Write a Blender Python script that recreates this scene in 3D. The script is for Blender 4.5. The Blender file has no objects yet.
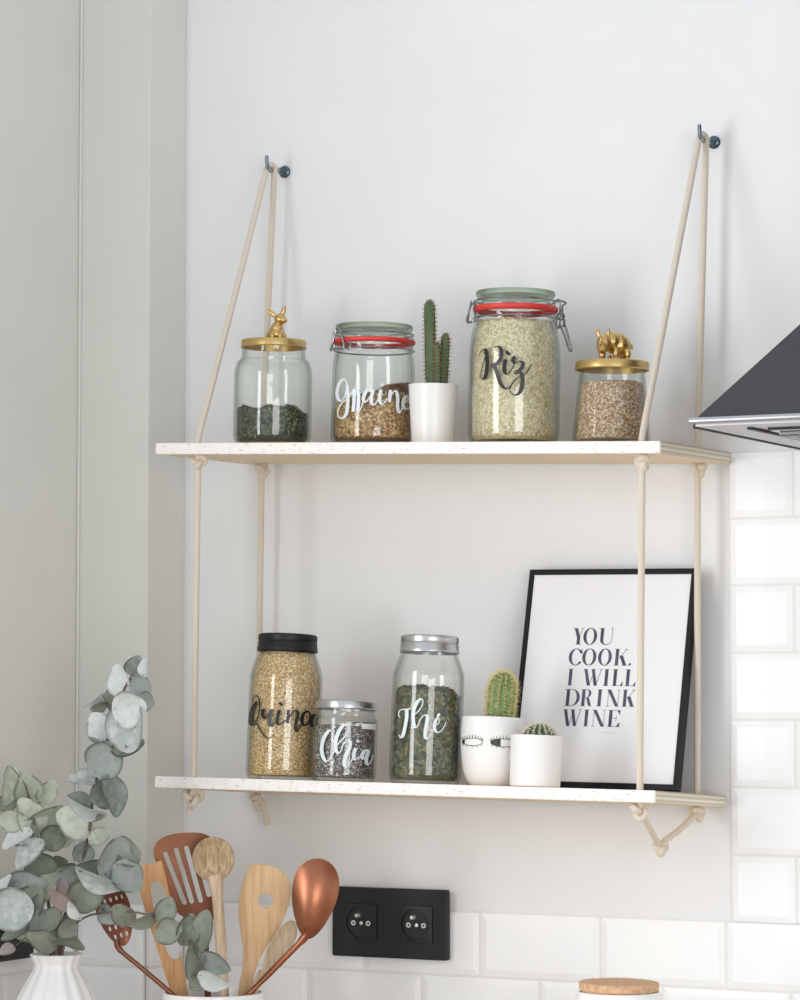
import bpy, bmesh, math, random
from mathutils import Vector, Matrix, Euler
PI = math.pi
random.seed(7)
scn = bpy.context.scene
COL = scn.collection

# ------------------------------------------------------------------ materials
def lin(c):
    return tuple(((v/255/12.92) if v/255 <= .04045 else ((v/255+.055)/1.055)**2.4) for v in c) + (1,)

class NT:
    def __init__(s, name):
        s.m = bpy.data.materials.new(name); s.m.use_nodes = True
        s.t = s.m.node_tree; s.b = s.t.nodes['Principled BSDF']; s.out = s.t.nodes['Material Output']
    def n(s, typ, **kw):
        nd = s.t.nodes.new(typ)
        for k, v in kw.items():
            if k in nd.inputs: nd.inputs[k].default_value = v
            else: setattr(nd, k, v)
        return nd
    def l(s, a, b): s.t.links.new(a, b)
    def ramp(s, stops, interp='LINEAR'):
        r = s.n('ShaderNodeValToRGB'); r.color_ramp.interpolation = interp
        e = r.color_ramp.elements
        while len(e) < len(stops): e.new(.5)
        for i, (p, c) in enumerate(stops): e[i].position = p; e[i].color = lin(c)
        return r

def mat(name, col, rough=.5, metal=0, var=None, vscale=20, bump=0, bscale=200, spec=.5, stretch=None):
    """principled material; var = second colour mixed in by noise, bump = noise relief"""
    q = NT(name); b = q.b
    b.inputs['Base Color'].default_value = lin(col); b.inputs['Roughness'].default_value = rough
    b.inputs['Metallic'].default_value = metal; b.inputs['Specular IOR Level'].default_value = spec
    tc = q.n('ShaderNodeTexCoord'); src = tc.outputs['Object']
    if stretch:
        mp = q.n('ShaderNodeMapping'); mp.inputs['Scale'].default_value = stretch; q.l(src, mp.inputs['Vector']); src = mp.outputs['Vector']
    if var:
        nz = q.n('ShaderNodeTexNoise', Scale=vscale, Detail=5); q.l(src, nz.inputs['Vector'])
        r = q.ramp([(.35, col), (.68, var)]); q.l(nz.outputs['Fac'], r.inputs['Fac']); q.l(r.outputs['Color'], b.inputs['Base Color'])
    if bump:
        nb = q.n('ShaderNodeTexNoise', Scale=bscale, Detail=3); q.l(src, nb.inputs['Vector'])
        bp = q.n('ShaderNodeBump', Strength=bump, Distance=.001); q.l(nb.outputs['Fac'], bp.inputs['Height']); q.l(bp.outputs['Normal'], b.inputs['Normal'])
    return q.m

def grain_mat(name, stops, scale, bump=.8, rough=.6, interp='CONSTANT'):
    """packed small grains: voronoi cells of random colour with rounded relief"""
    q = NT(name); tc = q.n('ShaderNodeTexCoord')
    v = q.n('ShaderNodeTexVoronoi', Scale=scale); q.l(tc.outputs['Object'], v.inputs['Vector'])
    sp = q.n('ShaderNodeSeparateColor'); q.l(v.outputs['Color'], sp.inputs['Color'])
    r = q.ramp(stops, interp); q.l(sp.outputs['Red'], r.inputs['Fac'])
    q.l(r.outputs['Color'], q.b.inputs['Base Color'])
    iv = q.n('ShaderNodeMath', operation='MULTIPLY'); iv.inputs[1].default_value = -1; q.l(v.outputs['Distance'], iv.inputs[0])
    bp = q.n('ShaderNodeBump', Strength=bump, Distance=.0012); q.l(iv.outputs[0], bp.inputs['Height']); q.l(bp.outputs['Normal'], q.b.inputs['Normal'])
    q.b.inputs['Roughness'].default_value = rough
    return q.m

def island_mat(name, stops, rough=.6, interp='LINEAR', noise=None, spec=.4, trans=0):
    """colour picked per loose piece (leaf, grain, flake)"""
    q = NT(name); g = q.n('ShaderNodeNewGeometry')
    r = q.ramp(stops, interp); fac = g.outputs['Random Per Island']
    if noise:
        tc = q.n('ShaderNodeTexCoord'); nz = q.n('ShaderNodeTexNoise', Scale=noise[0], Detail=4); q.l(tc.outputs['Object'], nz.inputs['Vector'])
        ma = q.n('ShaderNodeMath', operation='MULTIPLY_ADD'); ma.inputs[1].default_value = noise[1]; ma.inputs[2].default_value = -noise[1]/2; q.l(nz.outputs['Fac'], ma.inputs[0])
        ad = q.n('ShaderNodeMath', operation='ADD'); q.l(ma.outputs[0], ad.inputs[0]); q.l(fac, ad.inputs[1]); fac = ad.outputs[0]
    q.l(fac, r.inputs['Fac']); q.l(r.outputs['Color'], q.b.inputs['Base Color'])
    q.b.inputs['Roughness'].default_value = rough; q.b.inputs['Specular IOR Level'].default_value = spec
    if trans:
        nb = q.n('ShaderNodeTexNoise', Scale=190, Detail=4); q.l(tc.outputs['Object'], nb.inputs['Vector'])
        bp = q.n('ShaderNodeBump', Strength=.5, Distance=.0015); q.l(nb.outputs['Fac'], bp.inputs['Height']); q.l(bp.outputs['Normal'], q.b.inputs['Normal'])
        q.b.inputs['Subsurface Weight'].default_value = 0
        tr = q.n('ShaderNodeBsdfTranslucent'); q.l(r.outputs['Color'], tr.inputs['Color'])
        mx = q.n('ShaderNodeMixShader'); mx.inputs[0].default_value = trans
        q.l(q.b.outputs[0], mx.inputs[1]); q.l(tr.outputs[0], mx.inputs[2]); q.l(mx.outputs[0], q.out.inputs['Surface'])
    return q.m

def glass_mat(name, tint=(254, 255, 254), edge=(196, 203, 199), power=3.0, rough=.015, refl=1.0):
    """thin clear glass: clear head-on, absorbing and mirroring at grazing angles"""
    q = NT(name); q.t.nodes.remove(q.b)
    lw = q.n('ShaderNodeLayerWeight', Blend=.5)
    p1 = q.n('ShaderNodeMath', operation='POWER'); p1.inputs[1].default_value = power; q.l(lw.outputs['Facing'], p1.inputs[0])
    r = q.ramp([(0, tint), (1, edge)]); q.l(p1.outputs[0], r.inputs['Fac'])
    tr = q.n('ShaderNodeBsdfTransparent'); q.l(r.outputs['Color'], tr.inputs['Color'])
    gl = q.n('ShaderNodeBsdfGlossy', Roughness=rough)
    p2 = q.n('ShaderNodeMath', operation='POWER'); p2.inputs[1].default_value = 4.5; q.l(lw.outputs['Facing'], p2.inputs[0])
    ma = q.n('ShaderNodeMath', operation='MULTIPLY_ADD'); ma.inputs[1].default_value = .7*refl; ma.inputs[2].default_value = .045*refl; q.l(p2.outputs[0], ma.inputs[0])
    mx = q.n('ShaderNodeMixShader'); q.l(ma.outputs[0], mx.inputs[0]); q.l(tr.outputs[0], mx.inputs[1]); q.l(gl.outputs[0], mx.inputs[2])
    q.l(mx.outputs[0], q.out.inputs['Surface'])
    return q.m

def wood_mat(name, c1, c2, c3, scale=(60, 60, 6), rough=.55, nscale=3.0):
    q = NT(name); tc = q.n('ShaderNodeTexCoord'); mp = q.n('ShaderNodeMapping'); mp.inputs['Scale'].default_value = scale
    q.l(tc.outputs['Object'], mp.inputs['Vector'])
    nz = q.n('ShaderNodeTexNoise', Scale=nscale, Detail=6, Distortion=.8); q.l(mp.outputs['Vector'], nz.inputs['Vector'])
    r = q.ramp([(.3, c1), (.5, c2), (.72, c3)]); q.l(nz.outputs['Fac'], r.inputs['Fac']); q.l(r.outputs['Color'], q.b.inputs['Base Color'])
    bp = q.n('ShaderNodeBump', Strength=.15, Distance=.001); q.l(nz.outputs['Fac'], bp.inputs['Height']); q.l(bp.outputs['Normal'], q.b.inputs['Normal'])
    q.b.inputs['Roughness'].default_value = rough
    return q.m

M = {}
M['plaster'] = mat('white_plaster', (238, 239, 241), .75, var=(234, 235, 237), vscale=6, bump=.12, bscale=90)
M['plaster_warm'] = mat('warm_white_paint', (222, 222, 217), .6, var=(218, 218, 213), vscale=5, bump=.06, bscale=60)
M['tile'] = mat('white_glazed_tile', (249, 250, 252), .3, var=(246, 248, 251), vscale=9, spec=.3)
M['grout'] = mat('pale_grout', (234, 233, 231), .9, bump=.3, bscale=600)
M['floor'] = wood_mat('oak_floor', (168, 154, 140), (188, 174, 160), (200, 188, 174), (8, 1, 8))
M['counter'] = wood_mat('beech_counter', (204, 188, 170), (212, 198, 180), (220, 207, 191), (3, 40, 40))
M['rope'] = None
M['veneer'] = wood_mat('birch_veneer', (226, 202, 172), (236, 214, 186), (242, 222, 197), (4, 40, 40), .6)
M['steel'] = mat('zinc_steel', (150, 165, 172), .28, 1)
M['steel_dark'] = mat('dark_zinc', (92, 112, 122), .3, 1)
M['wire'] = mat('steel_wire', (150, 152, 155), .25, 1)
M['gold'] = mat('satin_gold', (206, 178, 118), .36, 1, bump=.1, bscale=300)
M['gold_paint'] = mat('gold_figurine', (210, 176, 118), .3, 1, bump=.35, bscale=500)
M['rubber'] = mat('red_rubber', (214, 58, 52), .45)
M['glass'] = glass_mat('clear_glass')
M['glass_green'] = glass_mat('green_glass_edge', (236, 243, 232), (128, 150, 118), 1.2)
M['glass_lid'] = glass_mat('lid_glass', (250, 252, 250), (190, 198, 190), 2)
M['black_vinyl'] = mat('black_vinyl', (24, 24, 28), .35)
M['white_vinyl'] = mat('white_vinyl', (226, 236, 240), .4)
M['black_lid'] = mat('black_metal_lid', (24, 24, 27), .4, bump=.1, spec=.35)
M['silver_lid'] = mat('silver_lid', (196, 197, 199), .3, 1)
M['ceramic'] = mat('white_ceramic', (240, 240, 240), .25)
M['matte_white'] = mat('matt_white_ceramic', (240, 239, 238), .5)
M['soil'] = mat('potting_soil', (62, 48, 38), .95, var=(96, 78, 60), vscale=250, bump=1, bscale=500)
M['black_gloss'] = mat('black_lacquer', (20, 18, 26), .5, spec=.25)
M['paper'] = mat('white_paper', (240, 241, 244), .8)
M['ink'] = mat('charcoal_ink', (66, 64, 84), .7, var=(92, 90, 116), vscale=60)
M['ink_pale'] = mat('pale_grey_ink', (205, 205, 208), .8)
M['hood'] = mat('anthracite_lacquer', (50, 51, 55), .42, var=(54, 55, 59), vscale=12)
M['brushed'] = mat('brushed_steel', (196, 197, 203), .32, 1, bump=.05, bscale=200, stretch=(1, 30, 30))
M['grey_panel'] = mat('grey_hood_panel', (196, 197, 202), .5, .3)
M['seam'] = mat('dark_gap', (28, 28, 32), .6)
M['socket'] = mat('black_plastic', (34, 34, 39), .5, spec=.35)
M['socket_in'] = mat('black_plastic_insert', (22, 22, 25), .4)
M['contact'] = mat('contact_metal', (235, 235, 235), .3, .6)
M['copper'] = mat('brushed_copper', (178, 118, 90), .36, 1, var=(126, 76, 54), vscale=14, bump=.08, bscale=250)
M['copper_brown'] = mat('brown_copper', (130, 84, 60), .4, .7, var=(110, 68, 48), vscale=20)
M['beech'] = wood_mat('beech_wood', (206, 166, 120), (220, 182, 138), (228, 196, 154), (70, 70, 5))
M['beech_warm'] = wood_mat('warm_beech_wood', (188, 136, 88), (202, 152, 104), (212, 166, 118), (60, 60, 5))
M['grey_wood'] = wood_mat('weathered_wood', (148, 118, 88), (178, 150, 118), (206, 184, 152), (90, 90, 9), .7, 4)
M['oak_pale'] = wood_mat('pale_ash_wood', (176, 150, 120), (202, 178, 150), (216, 196, 170), (80, 80, 6), .7)
M['cork'] = mat('cork', (222, 184, 150), .85, var=(196, 152, 116), vscale=260, bump=.5, bscale=400)
M['stem'] = mat('eucalyptus_twig', (104, 92, 84), .7, var=(128, 108, 104), vscale=60)
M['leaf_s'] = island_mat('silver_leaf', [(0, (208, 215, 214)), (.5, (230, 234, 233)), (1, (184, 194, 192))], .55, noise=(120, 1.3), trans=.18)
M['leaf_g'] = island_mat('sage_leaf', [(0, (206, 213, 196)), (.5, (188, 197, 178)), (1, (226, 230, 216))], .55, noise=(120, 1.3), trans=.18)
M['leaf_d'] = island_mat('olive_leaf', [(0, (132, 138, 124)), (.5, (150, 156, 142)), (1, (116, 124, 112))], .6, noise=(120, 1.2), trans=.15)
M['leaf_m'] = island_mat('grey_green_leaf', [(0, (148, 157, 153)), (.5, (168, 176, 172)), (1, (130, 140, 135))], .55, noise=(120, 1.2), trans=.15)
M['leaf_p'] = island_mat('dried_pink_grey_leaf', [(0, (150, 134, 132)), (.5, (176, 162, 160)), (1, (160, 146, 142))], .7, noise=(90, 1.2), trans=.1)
M['cactus'] = mat('cactus_green', (92, 122, 70), .5, var=(126, 152, 96), vscale=60)
M['cactus_dark'] = mat('dark_cactus_green', (58, 82, 52), .5, var=(82, 106, 68), vscale=50)
M['spine'] = mat('straw_spines', (236, 220, 160), .6)
M['spine_brown'] = mat('rust_spines', (176, 134, 104), .7)
M['spine_white'] = mat('white_spines', (236, 230, 212), .6)
M['tea'] = mat('packed_tea', (58, 62, 46), .9, var=(88, 92, 70), vscale=220, bump=1, bscale=350)
M['tea_flake'] = island_mat('tea_leaf', [(0, (32, 38, 30)), (.5, (72, 80, 60)), (.8, (112, 120, 92)), (1, (150, 154, 126))], .8)
M['herb'] = mat('packed_herbs', (74, 76, 56), .9, var=(104, 104, 80), vscale=160, bump=1, bscale=300)
M['herb_flake'] = island_mat('herb_leaf', [(0, (44, 48, 38)), (.35, (78, 82, 62)), (.7, (112, 116, 88)), (.93, (140, 146, 112)), (.97, (176, 122, 70)), (1, (184, 140, 84))], .8)
M['rice'] = mat('packed_rice', (206, 190, 150), .7, var=(184, 166, 126), vscale=300, bump=.8, bscale=500)
M['rice_grain'] = island_mat('rice_grain', [(0, (196, 178, 136)), (.3, (228, 216, 180)), (1, (246, 238, 212))], .45)
M['quinoa'] = grain_mat('quinoa_seed', [(0, (172, 126, 66)), (.26, (210, 168, 102)), (.55, (230, 194, 134)), (.8, (252, 238, 208))], 860)
M['bulgur'] = grain_mat('brown_seed', [(0, (146, 108, 76)), (.3, (182, 144, 110)), (.6, (212, 180, 148)), (.82, (238, 222, 198))], 760)
M['chia'] = grain_mat('chia_seed', [(0, (70, 62, 60)), (.35, (110, 100, 98)), (.65, (146, 136, 134)), (.86, (226, 220, 216))], 760)
M['mixed'] = mat('packed_grain', (92, 62, 38), .8, var=(130, 94, 58), vscale=220, bump=.8, bscale=400)
M['mixed_grain'] = island_mat('mixed_grain', [(0, (104, 66, 38)), (.25, (158, 112, 62)), (.5, (196, 152, 92)), (.72, (226, 196, 136)), (.88, (150, 92, 58)), (1, (244, 226, 190))], .5)

def make_rope():
    q = NT('cotton_rope'); tc = q.n('ShaderNodeTexCoord')
    w = q.n('ShaderNodeTexWave', Scale=260, Distortion=2); w.bands_direction = 'DIAGONAL'; q.l(tc.outputs['Object'], w.inputs['Vector'])
    r = q.ramp([(0, (224, 210, 192)), (1, (242, 232, 218))]); q.l(w.outputs['Fac'], r.inputs['Fac']); q.l(r.outputs['Color'], q.b.inputs['Base Color'])
    bp = q.n('ShaderNodeBump', Strength=.6, Distance=.001); q.l(w.outputs['Fac'], bp.inputs['Height']); q.l(bp.outputs['Normal'], q.b.inputs['Normal'])
    q.b.inputs['Roughness'].default_value = .9
    return q.m
M['rope'] = make_rope()
def make_ply():
    q = NT('plywood_edge'); tc = q.n('ShaderNodeTexCoord'); s = q.n('ShaderNodeSeparateXYZ'); q.l(tc.outputs['Object'], s.inputs[0])
    a = q.n('ShaderNodeMath', operation='MULTIPLY_ADD'); a.inputs[1].default_value = 1/.0125; a.inputs[2].default_value = 1.0; q.l(s.outputs['Z'], a.inputs[0])
    A, B, Cc = (232, 222, 202), (192, 186, 166), (240, 232, 214)
    r = q.ramp([(0, (196, 160, 122)), (.06, A), (.2, B), (.4, Cc), (.6, B), (.8, A), (.96, (176, 160, 136))]); q.l(a.outputs[0], r.inputs['Fac'])
    q.l(r.outputs['Color'], q.b.inputs['Base Color']); q.b.inputs['Roughness'].default_value = .7
    return q.m
M['ply'] = make_ply()
def make_edge_lit():  # board front: strong window light painted in as white, with the edge's own specks
    q = NT('lit_plywood_edge'); tc = q.n('ShaderNodeTexCoord'); mp = q.n('ShaderNodeMapping'); mp.inputs['Scale'].default_value = (60, 60, 420); q.l(tc.outputs['Object'], mp.inputs['Vector'])
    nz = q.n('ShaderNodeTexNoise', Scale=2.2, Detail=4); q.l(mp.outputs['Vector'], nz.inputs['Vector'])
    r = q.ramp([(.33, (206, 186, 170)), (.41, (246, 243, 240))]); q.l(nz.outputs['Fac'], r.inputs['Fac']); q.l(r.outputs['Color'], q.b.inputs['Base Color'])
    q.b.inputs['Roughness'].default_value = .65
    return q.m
M['edge_lit'] = make_edge_lit()

# ------------------------------------------------------------------ geometry helpers
class MB:
    """collects pieces of one mesh"""
    def __init__(s): s.v = []; s.f = []; s.mi = []
    def add(s, vs, fs, mi=0, mx=None):
        o = len(s.v)
        s.v += [tuple(mx @ Vector(p)) if mx else tuple(p) for p in vs]
        s.f += [tuple(i+o for i in f) for f in fs]; s.mi += [mi]*len(fs)
        return s
    def build(s, name, mats, parent=None, smooth=True, sharp=35):
        me = bpy.data.meshes.new(name); me.from_pydata(s.v, [], s.f)
        for m in (mats if isinstance(mats, (list, tuple)) else [mats]): me.materials.append(m)
        me.polygons.foreach_set('material_index', s.mi)
        me.polygons.foreach_set('use_smooth', [smooth]*len(s.f))
        me.validate(); me.update()
        if smooth and sharp: me.set_sharp_from_angle(angle=math.radians(sharp))
        o = bpy.data.objects.new(name, me); COL.objects.link(o)
        if parent: o.parent = parent
        return o

def lathe(prof, n=48, fr=None):
    """surface of revolution about z; prof = [(r,z)...]; fr(theta, r, z) may modulate the radius"""
    vs, fs = [], []
    for r, z in prof:
        for k in range(n):
            t = 2*PI*k/n; rr = fr(t, r, z) if fr else r
            vs.append((rr*math.cos(t), rr*math.sin(t), z))
    for i in range(len(prof)-1):
        for k in range(n):
            a = i*n+k; b = i*n+(k+1) % n
            fs.append((a, b, b+n, a+n))
    return vs, fs

def smooth_pts(pts, sub=6, closed=False):
    """Catmull-Rom through the points (any dimension)"""
    P = [tuple(p) for p in pts]; n = len(P); out = []
    rng = range(n) if closed else range(n-1)
    for i in rng:
        p1, p2 = P[i], P[(i+1) % n]
        p0 = P[i-1] if (closed or i > 0) else p1
        p3 = P[(i+2) % n] if (closed or i+2 < n) else p2
        for k in range(sub):
            t = k/sub
            out.append(tuple(.5*(2*b+(c-a)*t+(2*a-5*b+4*c-d)*t*t+(-a+3*b-3*c+d)*t**3) for a, b, c, d in zip(p0, p1, p2, p3)))
    if not closed: out.append(P[-1])
    return out

def tube(pts, r, n=10, closed=False):
    P = [Vector(p) for p in pts]; m = len(P); rs = r if isinstance(r, (list, tuple)) else [r]*m
    vs, fs = [], []; up = None
    for i in range(m):
        a = P[i-1] if (i > 0 or closed) else P[i]; b = P[(i+1) % m] if (i < m-1 or closed) else P[i]
        t = (b-a)
        t = t.normalized() if t.length > 1e-9 else Vector((0, 0, 1))
        if up is None:
            up = Vector((0, 0, 1)) if abs(t.z) < .9 else Vector((1, 0, 0))
        u = (up - t*up.dot(t)).normalized(); w = t.cross(u); up = u
        for k in range(n):
            q = 2*PI*k/n; vs.append(tuple(P[i]+(u*math.cos(q)+w*math.sin(q))*rs[i]))
    for i in range(m if closed else m-1):
        j = (i+1) % m
        for k in range(n): fs.append((i*n+k, i*n+(k+1) % n, j*n+(k+1) % n, j*n+k))
    if not closed:
        fs.append(tuple(range(n))[::-1]); fs.append(tuple((m-1)*n+k for k in range(n)))
    return vs, fs

def bm_out(bm):
    bm.verts.ensure_lookup_table(); bm.verts.index_update()
    r = [tuple(v.co) for v in bm.verts], [tuple(v.index for v in f.verts) for f in bm.faces]
    bm.free(); return r

def box(x0, x1, y0, y1, z0, z1, bev=0, seg=2):
    bm = bmesh.new(); bmesh.ops.create_cube(bm, size=1)
    for v in bm.verts: v.co = Vector(((x0+x1)/2+v.co.x*(x1-x0), (y0+y1)/2+v.co.y*(y1-y0), (z0+z1)/2+v.co.z*(z1-z0)))
    if bev: bmesh.ops.bevel(bm, geom=bm.edges[:], offset=bev, segments=seg, affect='EDGES', profile=.5)
    return bm_out(bm)

def ellipsoid(c, r, rot=None, u=14, v=10):
    bm = bmesh.new(); bmesh.ops.create_uvsphere(bm, u_segments=u, v_segments=v, radius=1)
    R = rot.to_matrix().to_4x4() if rot else Matrix()
    mx = Matrix.Translation(c) @ R @ Matrix.Diagonal((*r, 1))
    bmesh.ops.transform(bm, matrix=mx, verts=bm.verts)
    return bm_out(bm)

def plate(outline, holes, th, bend=None, bev=.0008):
    """flat piece in the local x-z plane (thickness along y) with round-edged outline and holes"""
    bm = bmesh.new(); es = []
    for loop in [outline]+holes:
        vs = [bm.verts.new((x, 0, z)) for x, z in loop]
        es += [bm.edges.new((vs[i], vs[(i+1) % len(vs)])) for i in range(len(vs))]
    bmesh.ops.triangle_fill(bm, edges=es, use_beauty=True, use_dissolve=False)
    bmesh.ops.recalc_face_normals(bm, faces=bm.faces[:])
    fs = bm.faces[:]
    r = bmesh.ops.extrude_face_region(bm, geom=fs)
    vs = [g for g in r['geom'] if isinstance(g, bmesh.types.BMVert)]
    bmesh.ops.translate(bm, verts=vs, vec=(0, th, 0))
    bmesh.ops.translate(bm, verts=bm.verts[:], vec=(0, -th/2, 0))
    bmesh.ops.recalc_face_normals(bm, faces=bm.faces[:])
    if bev:
        rim = [e for e in bm.edges if len(e.link_faces) == 2 and e.calc_face_angle(0) > .9 and abs(e.verts[0].co.y-e.verts[1].co.y) < 1e-6]
        bmesh.ops.bevel(bm, geom=rim, offset=bev, segments=2, affect='EDGES', profile=.5, clamp_overlap=True)
    if bend:
        for v in bm.verts: v.co = Vector(bend(*v.co))
    return bm_out(bm)

def circ(cx, cz, rx, rz=None, n=24, a=0):
    rz = rz or rx
    return [(cx+rx*math.cos(t)*math.cos(a)-rz*math.sin(t)*math.sin(a), cz+rx*math.cos(t)*math.sin(a)+rz*math.sin(t)*math.cos(a)) for t in [2*PI*k/n for k in range(n)]]

def tag(o, label, cat, group=None, kind=None):
    o['label'] = label; o['category'] = cat
    if group: o['group'] = group
    if kind: o['kind'] = kind
    return o
def place(o, loc, rz=0, tilt=None):
    o.matrix_world = Matrix.Translation(loc) @ (tilt or Matrix()) @ Matrix.Rotation(rz, 4, 'Z'); return o
def thing(name, loc, label, cat, rz=0, tilt=None, group=None):
    o = bpy.data.objects.new(name, None); COL.objects.link(o); o.empty_display_size = .02
    place(o, loc, rz, tilt); return tag(o, label, cat, group)
def struct(o): o['kind'] = 'structure'; return o

# ------------------------------------------------------------------ the room
# back wall = plane y 0, camera on the negative y side
CX = -1.8686          # inner corner with the boxed-out chase
LX = -1.9658          # left wall plane
CTOP = .96            # countertop height
TOPZ = 1.1672         # top of the low tile band
RT, RH = .1464, .0722 # tile pitch
struct(MB().add(*box(CX-.15, 1.6, 0, .12, 0, 2.75)).build('wall_back', M['plaster'], smooth=False))
b = MB().add(*box(LX-.12, LX, -1.15, -.0819, 0, 2.75)); b.add(*box(LX-.12, LX, -2.45, -1.15, 0, 0.95)); b.add(*box(LX-.12, LX, -2.45, -0.95, 2.15, 2.75)); b.add(*box(LX-.12, LX, -4.2, -2.45, 0, 2.75))
struct(b.build('wall_left', M['plaster_warm'], smooth=False))
struct(MB().add(*box(LX-.12, CX, -.082, .0, 0, 2.75, .0015)).build('wall_chase', M['plaster_warm'], smooth=False))
# thin paint bead in the corner between chase and left wall
struct(MB().add(*tube([(LX+.002, -.084, CTOP), (LX+.002, -.084, 2.75)], .0018, 8)).build('trim_1', M['plaster_warm']))
struct(MB().add(*box(-4, 3, -4.4, .2, -.06, 0)).build('floor', M['floor'], smooth=False))
w = struct(MB().add(*box(LX-.10, LX-.04, -1.19, -1.15, 0.91, 2.19)).add(*box(LX-.10, LX-.04, -2.45, -2.41, 0.91, 2.19)).add(*box(LX-.10, LX-.04, -1.83, -1.77, 0.95, 2.15)).add(*box(LX-.10, LX-.04, -2.45, -1.15, 0.91, 0.95)).add(*box(LX-.10, LX-.04, -2.45, -0.95, 2.15, 2.39)).build('window_1', M['plaster'], smooth=False))

def tile_face(mb, p0, ex, n, w, h, bevel=.007, d=.0048):
    """one bevelled metro tile: p0 lower-left corner on the wall, ex along the wall, n out of the wall"""
    g = .0011; p0 = Vector(p0); ez = Vector((0, 0, 1)); ex = Vector(ex); n = Vector(n)
    def q(u, v, o): return tuple(p0+ex*u+ez*v+n*o)
    bw = min(bevel, w*.3)
    vs = [q(g, g, 0), q(w-g, g, 0), q(w-g, h-g, 0), q(g, h-g, 0),
          q(g, g, d*.55), q(w-g, g, d*.55), q(w-g, h-g, d*.55), q(g, h-g, d*.55),
          q(g+bw, g+bw, d), q(w-g-bw, g+bw, d), q(w-g-bw, h-g-bw, d), q(g+bw, h-g-bw, d)]
    fs = [(8, 9, 10, 11)]
    for a in range(4):
        b_ = (a+1) % 4
        fs += [(a, b_, 4+b_, 4+a), (4+a, 4+b_, 8+b_, 8+a)]
    if ex.cross(ez).dot(n) < 0: fs = [f[::-1] for f in fs]
    mb.add(vs, fs)
def tile_field(mb, gb, org, ex, n, length, z0, ztop, first):
    """rows downward from ztop; first = width of the first tile in row k"""
    ex = Vector(ex); n = Vector(n); org = Vector(org); k = 0; z = ztop
    o = org+n*.0005
    gb.add([tuple(Vector((o.x, o.y, z0))), tuple(Vector((o.x, o.y, z0))+ex*length), tuple(Vector((o.x, o.y, ztop))+ex*length), tuple(Vector((o.x, o.y, ztop)))], [(0, 1, 2, 3)])
    gb.add([tuple(Vector((o.x, o.y, z0))+n*.0028), tuple(Vector((o.x, o.y, z0))+n*.0028+ex*length), tuple(Vector((o.x, o.y, ztop-.001))+ex*length+n*.0028), tuple(Vector((o.x, o.y, ztop-.001))+n*.0028)], [(0, 1, 2, 3)])
    while z > z0+.02:
        u = 0.; wd = first(k)
        while u < length-.012:
            ww = min(wd, length-u)
            tile_face(mb, (o.x+ex.x*u, o.y+ex.y*u, z-RH), ex, n, ww, RH)
            u += ww; wd = RT
        z -= RH; k += 1
tb, gb = MB(), MB()
# tall field beside and under the hood (starts on the half tile), then the low band over the full width
tile_field(tb, gb, (-1.1785, 0, 0), (1, 0, 0), (0, -1, 0), 2.6, TOPZ+.0005, 1.6716, lambda k: RT/2 if k % 2 == 0 else RT)
tile_field(tb, gb, (CX, 0, 0), (1, 0, 0), (0, -1, 0), 3.3, CTOP, TOPZ, lambda k: (.0975 if k % 2 == 0 else .0243))
tile_field(tb, gb, (CX, -.082, 0), (0, 1, 0), (1, 0, 0), .076, CTOP, TOPZ, lambda k: .2)
tile_field(tb, gb, (LX+.006, -.082, 0), (1, 0, 0), (0, -1, 0), CX-LX-.006, CTOP, TOPZ, lambda k: .2 if k % 2 else .2)
tile_field(tb, gb, (LX, -.088, 0), (0, -1, 0), (1, 0, 0), 1.3, CTOP, TOPZ, lambda k: .074 if k % 2 == 0 else RT)
wt = struct(gb.build('wall_tiles', M['grout'], smooth=False))
tb.build('tile', M['tile'], wt, smooth=False)
struct(MB().add(*box(LX, 1.4, -.64, -.01, CTOP-.04, CTOP, .002)).build('countertop', M['counter'], smooth=False))
struct(MB().add(*box(LX, 1.4, -.58, -.01, .1, CTOP-.04)).add(*box(LX, 1.4, -.52, -.01, 0, .1)).build('trim_2', M['plaster'], smooth=False))

# ------------------------------------------------------------------ hanging shelf
def up_z(x, y): return 1.6893-.0336*(x+1.7824)+.0018*(y+.205)/.2          # top of the upper board
def lo_z(x, y): return 1.3194-.0107*(x+1.7809)-.060*(y+.205)              # top of the lower board
TH = .0125
shelf = thing('hanging_shelf', (-1.48, -.105, 1.30), 'two-tier plywood swing shelf hung on beige cotton ropes', 'shelf')
SO = Vector(shelf.location)
def board(zf, x0, x1, y0, y1):
    bm = bmesh.new(); nx = 2
    cs = [(x0, y0), (x1, y0), (x1, y1), (x0, y1)]
    zm = zf((x0+x1)/2, (y0+y1)/2)
    o = bpy.data.objects.new('board', bpy.data.meshes.new('board')); COL.objects.link(o); o.parent = shelf
    # local frame of the board: origin on its top face, so plies follow its local z
    ax = Vector((x1-x0, 0, zf(x1, y0)-zf(x0, y0))).normalized(); ay = Vector((0, y1-y0, zf(x0, y1)-zf(x0, y0))).normalized()
    az = ax.cross(ay).normalized(); ay = az.cross(ax)
    R = Matrix((ax, ay, az)).transposed().to_4x4()
    o.matrix_local = Matrix.Translation(Vector(((x0+x1)/2, (y0+y1)/2, zm))-SO) @ R
    hx, hy = (x1-x0)/2, (y1-y0)/2
    bm = bmesh.new(); bmesh.ops.create_cube(bm, size=1)
    for v in bm.verts: v.co = Vector((v.co.x*2*hx, v.co.y*2*hy, -TH/2+v.co.z*TH))
    bmesh.ops.bevel(bm, geom=bm.edges[:], offset=.0009, segments=2, affect='EDGES')
    for f in bm.faces:
        n = f.normal; f.smooth = False
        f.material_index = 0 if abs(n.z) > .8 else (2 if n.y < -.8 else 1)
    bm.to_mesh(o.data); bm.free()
    for m in (M['veneer'], M['ply'], M['edge_lit']): o.data.materials.append(m)
    return o
board(up_z, -1.7820, -1.1747, -.205, -.006)
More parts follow.
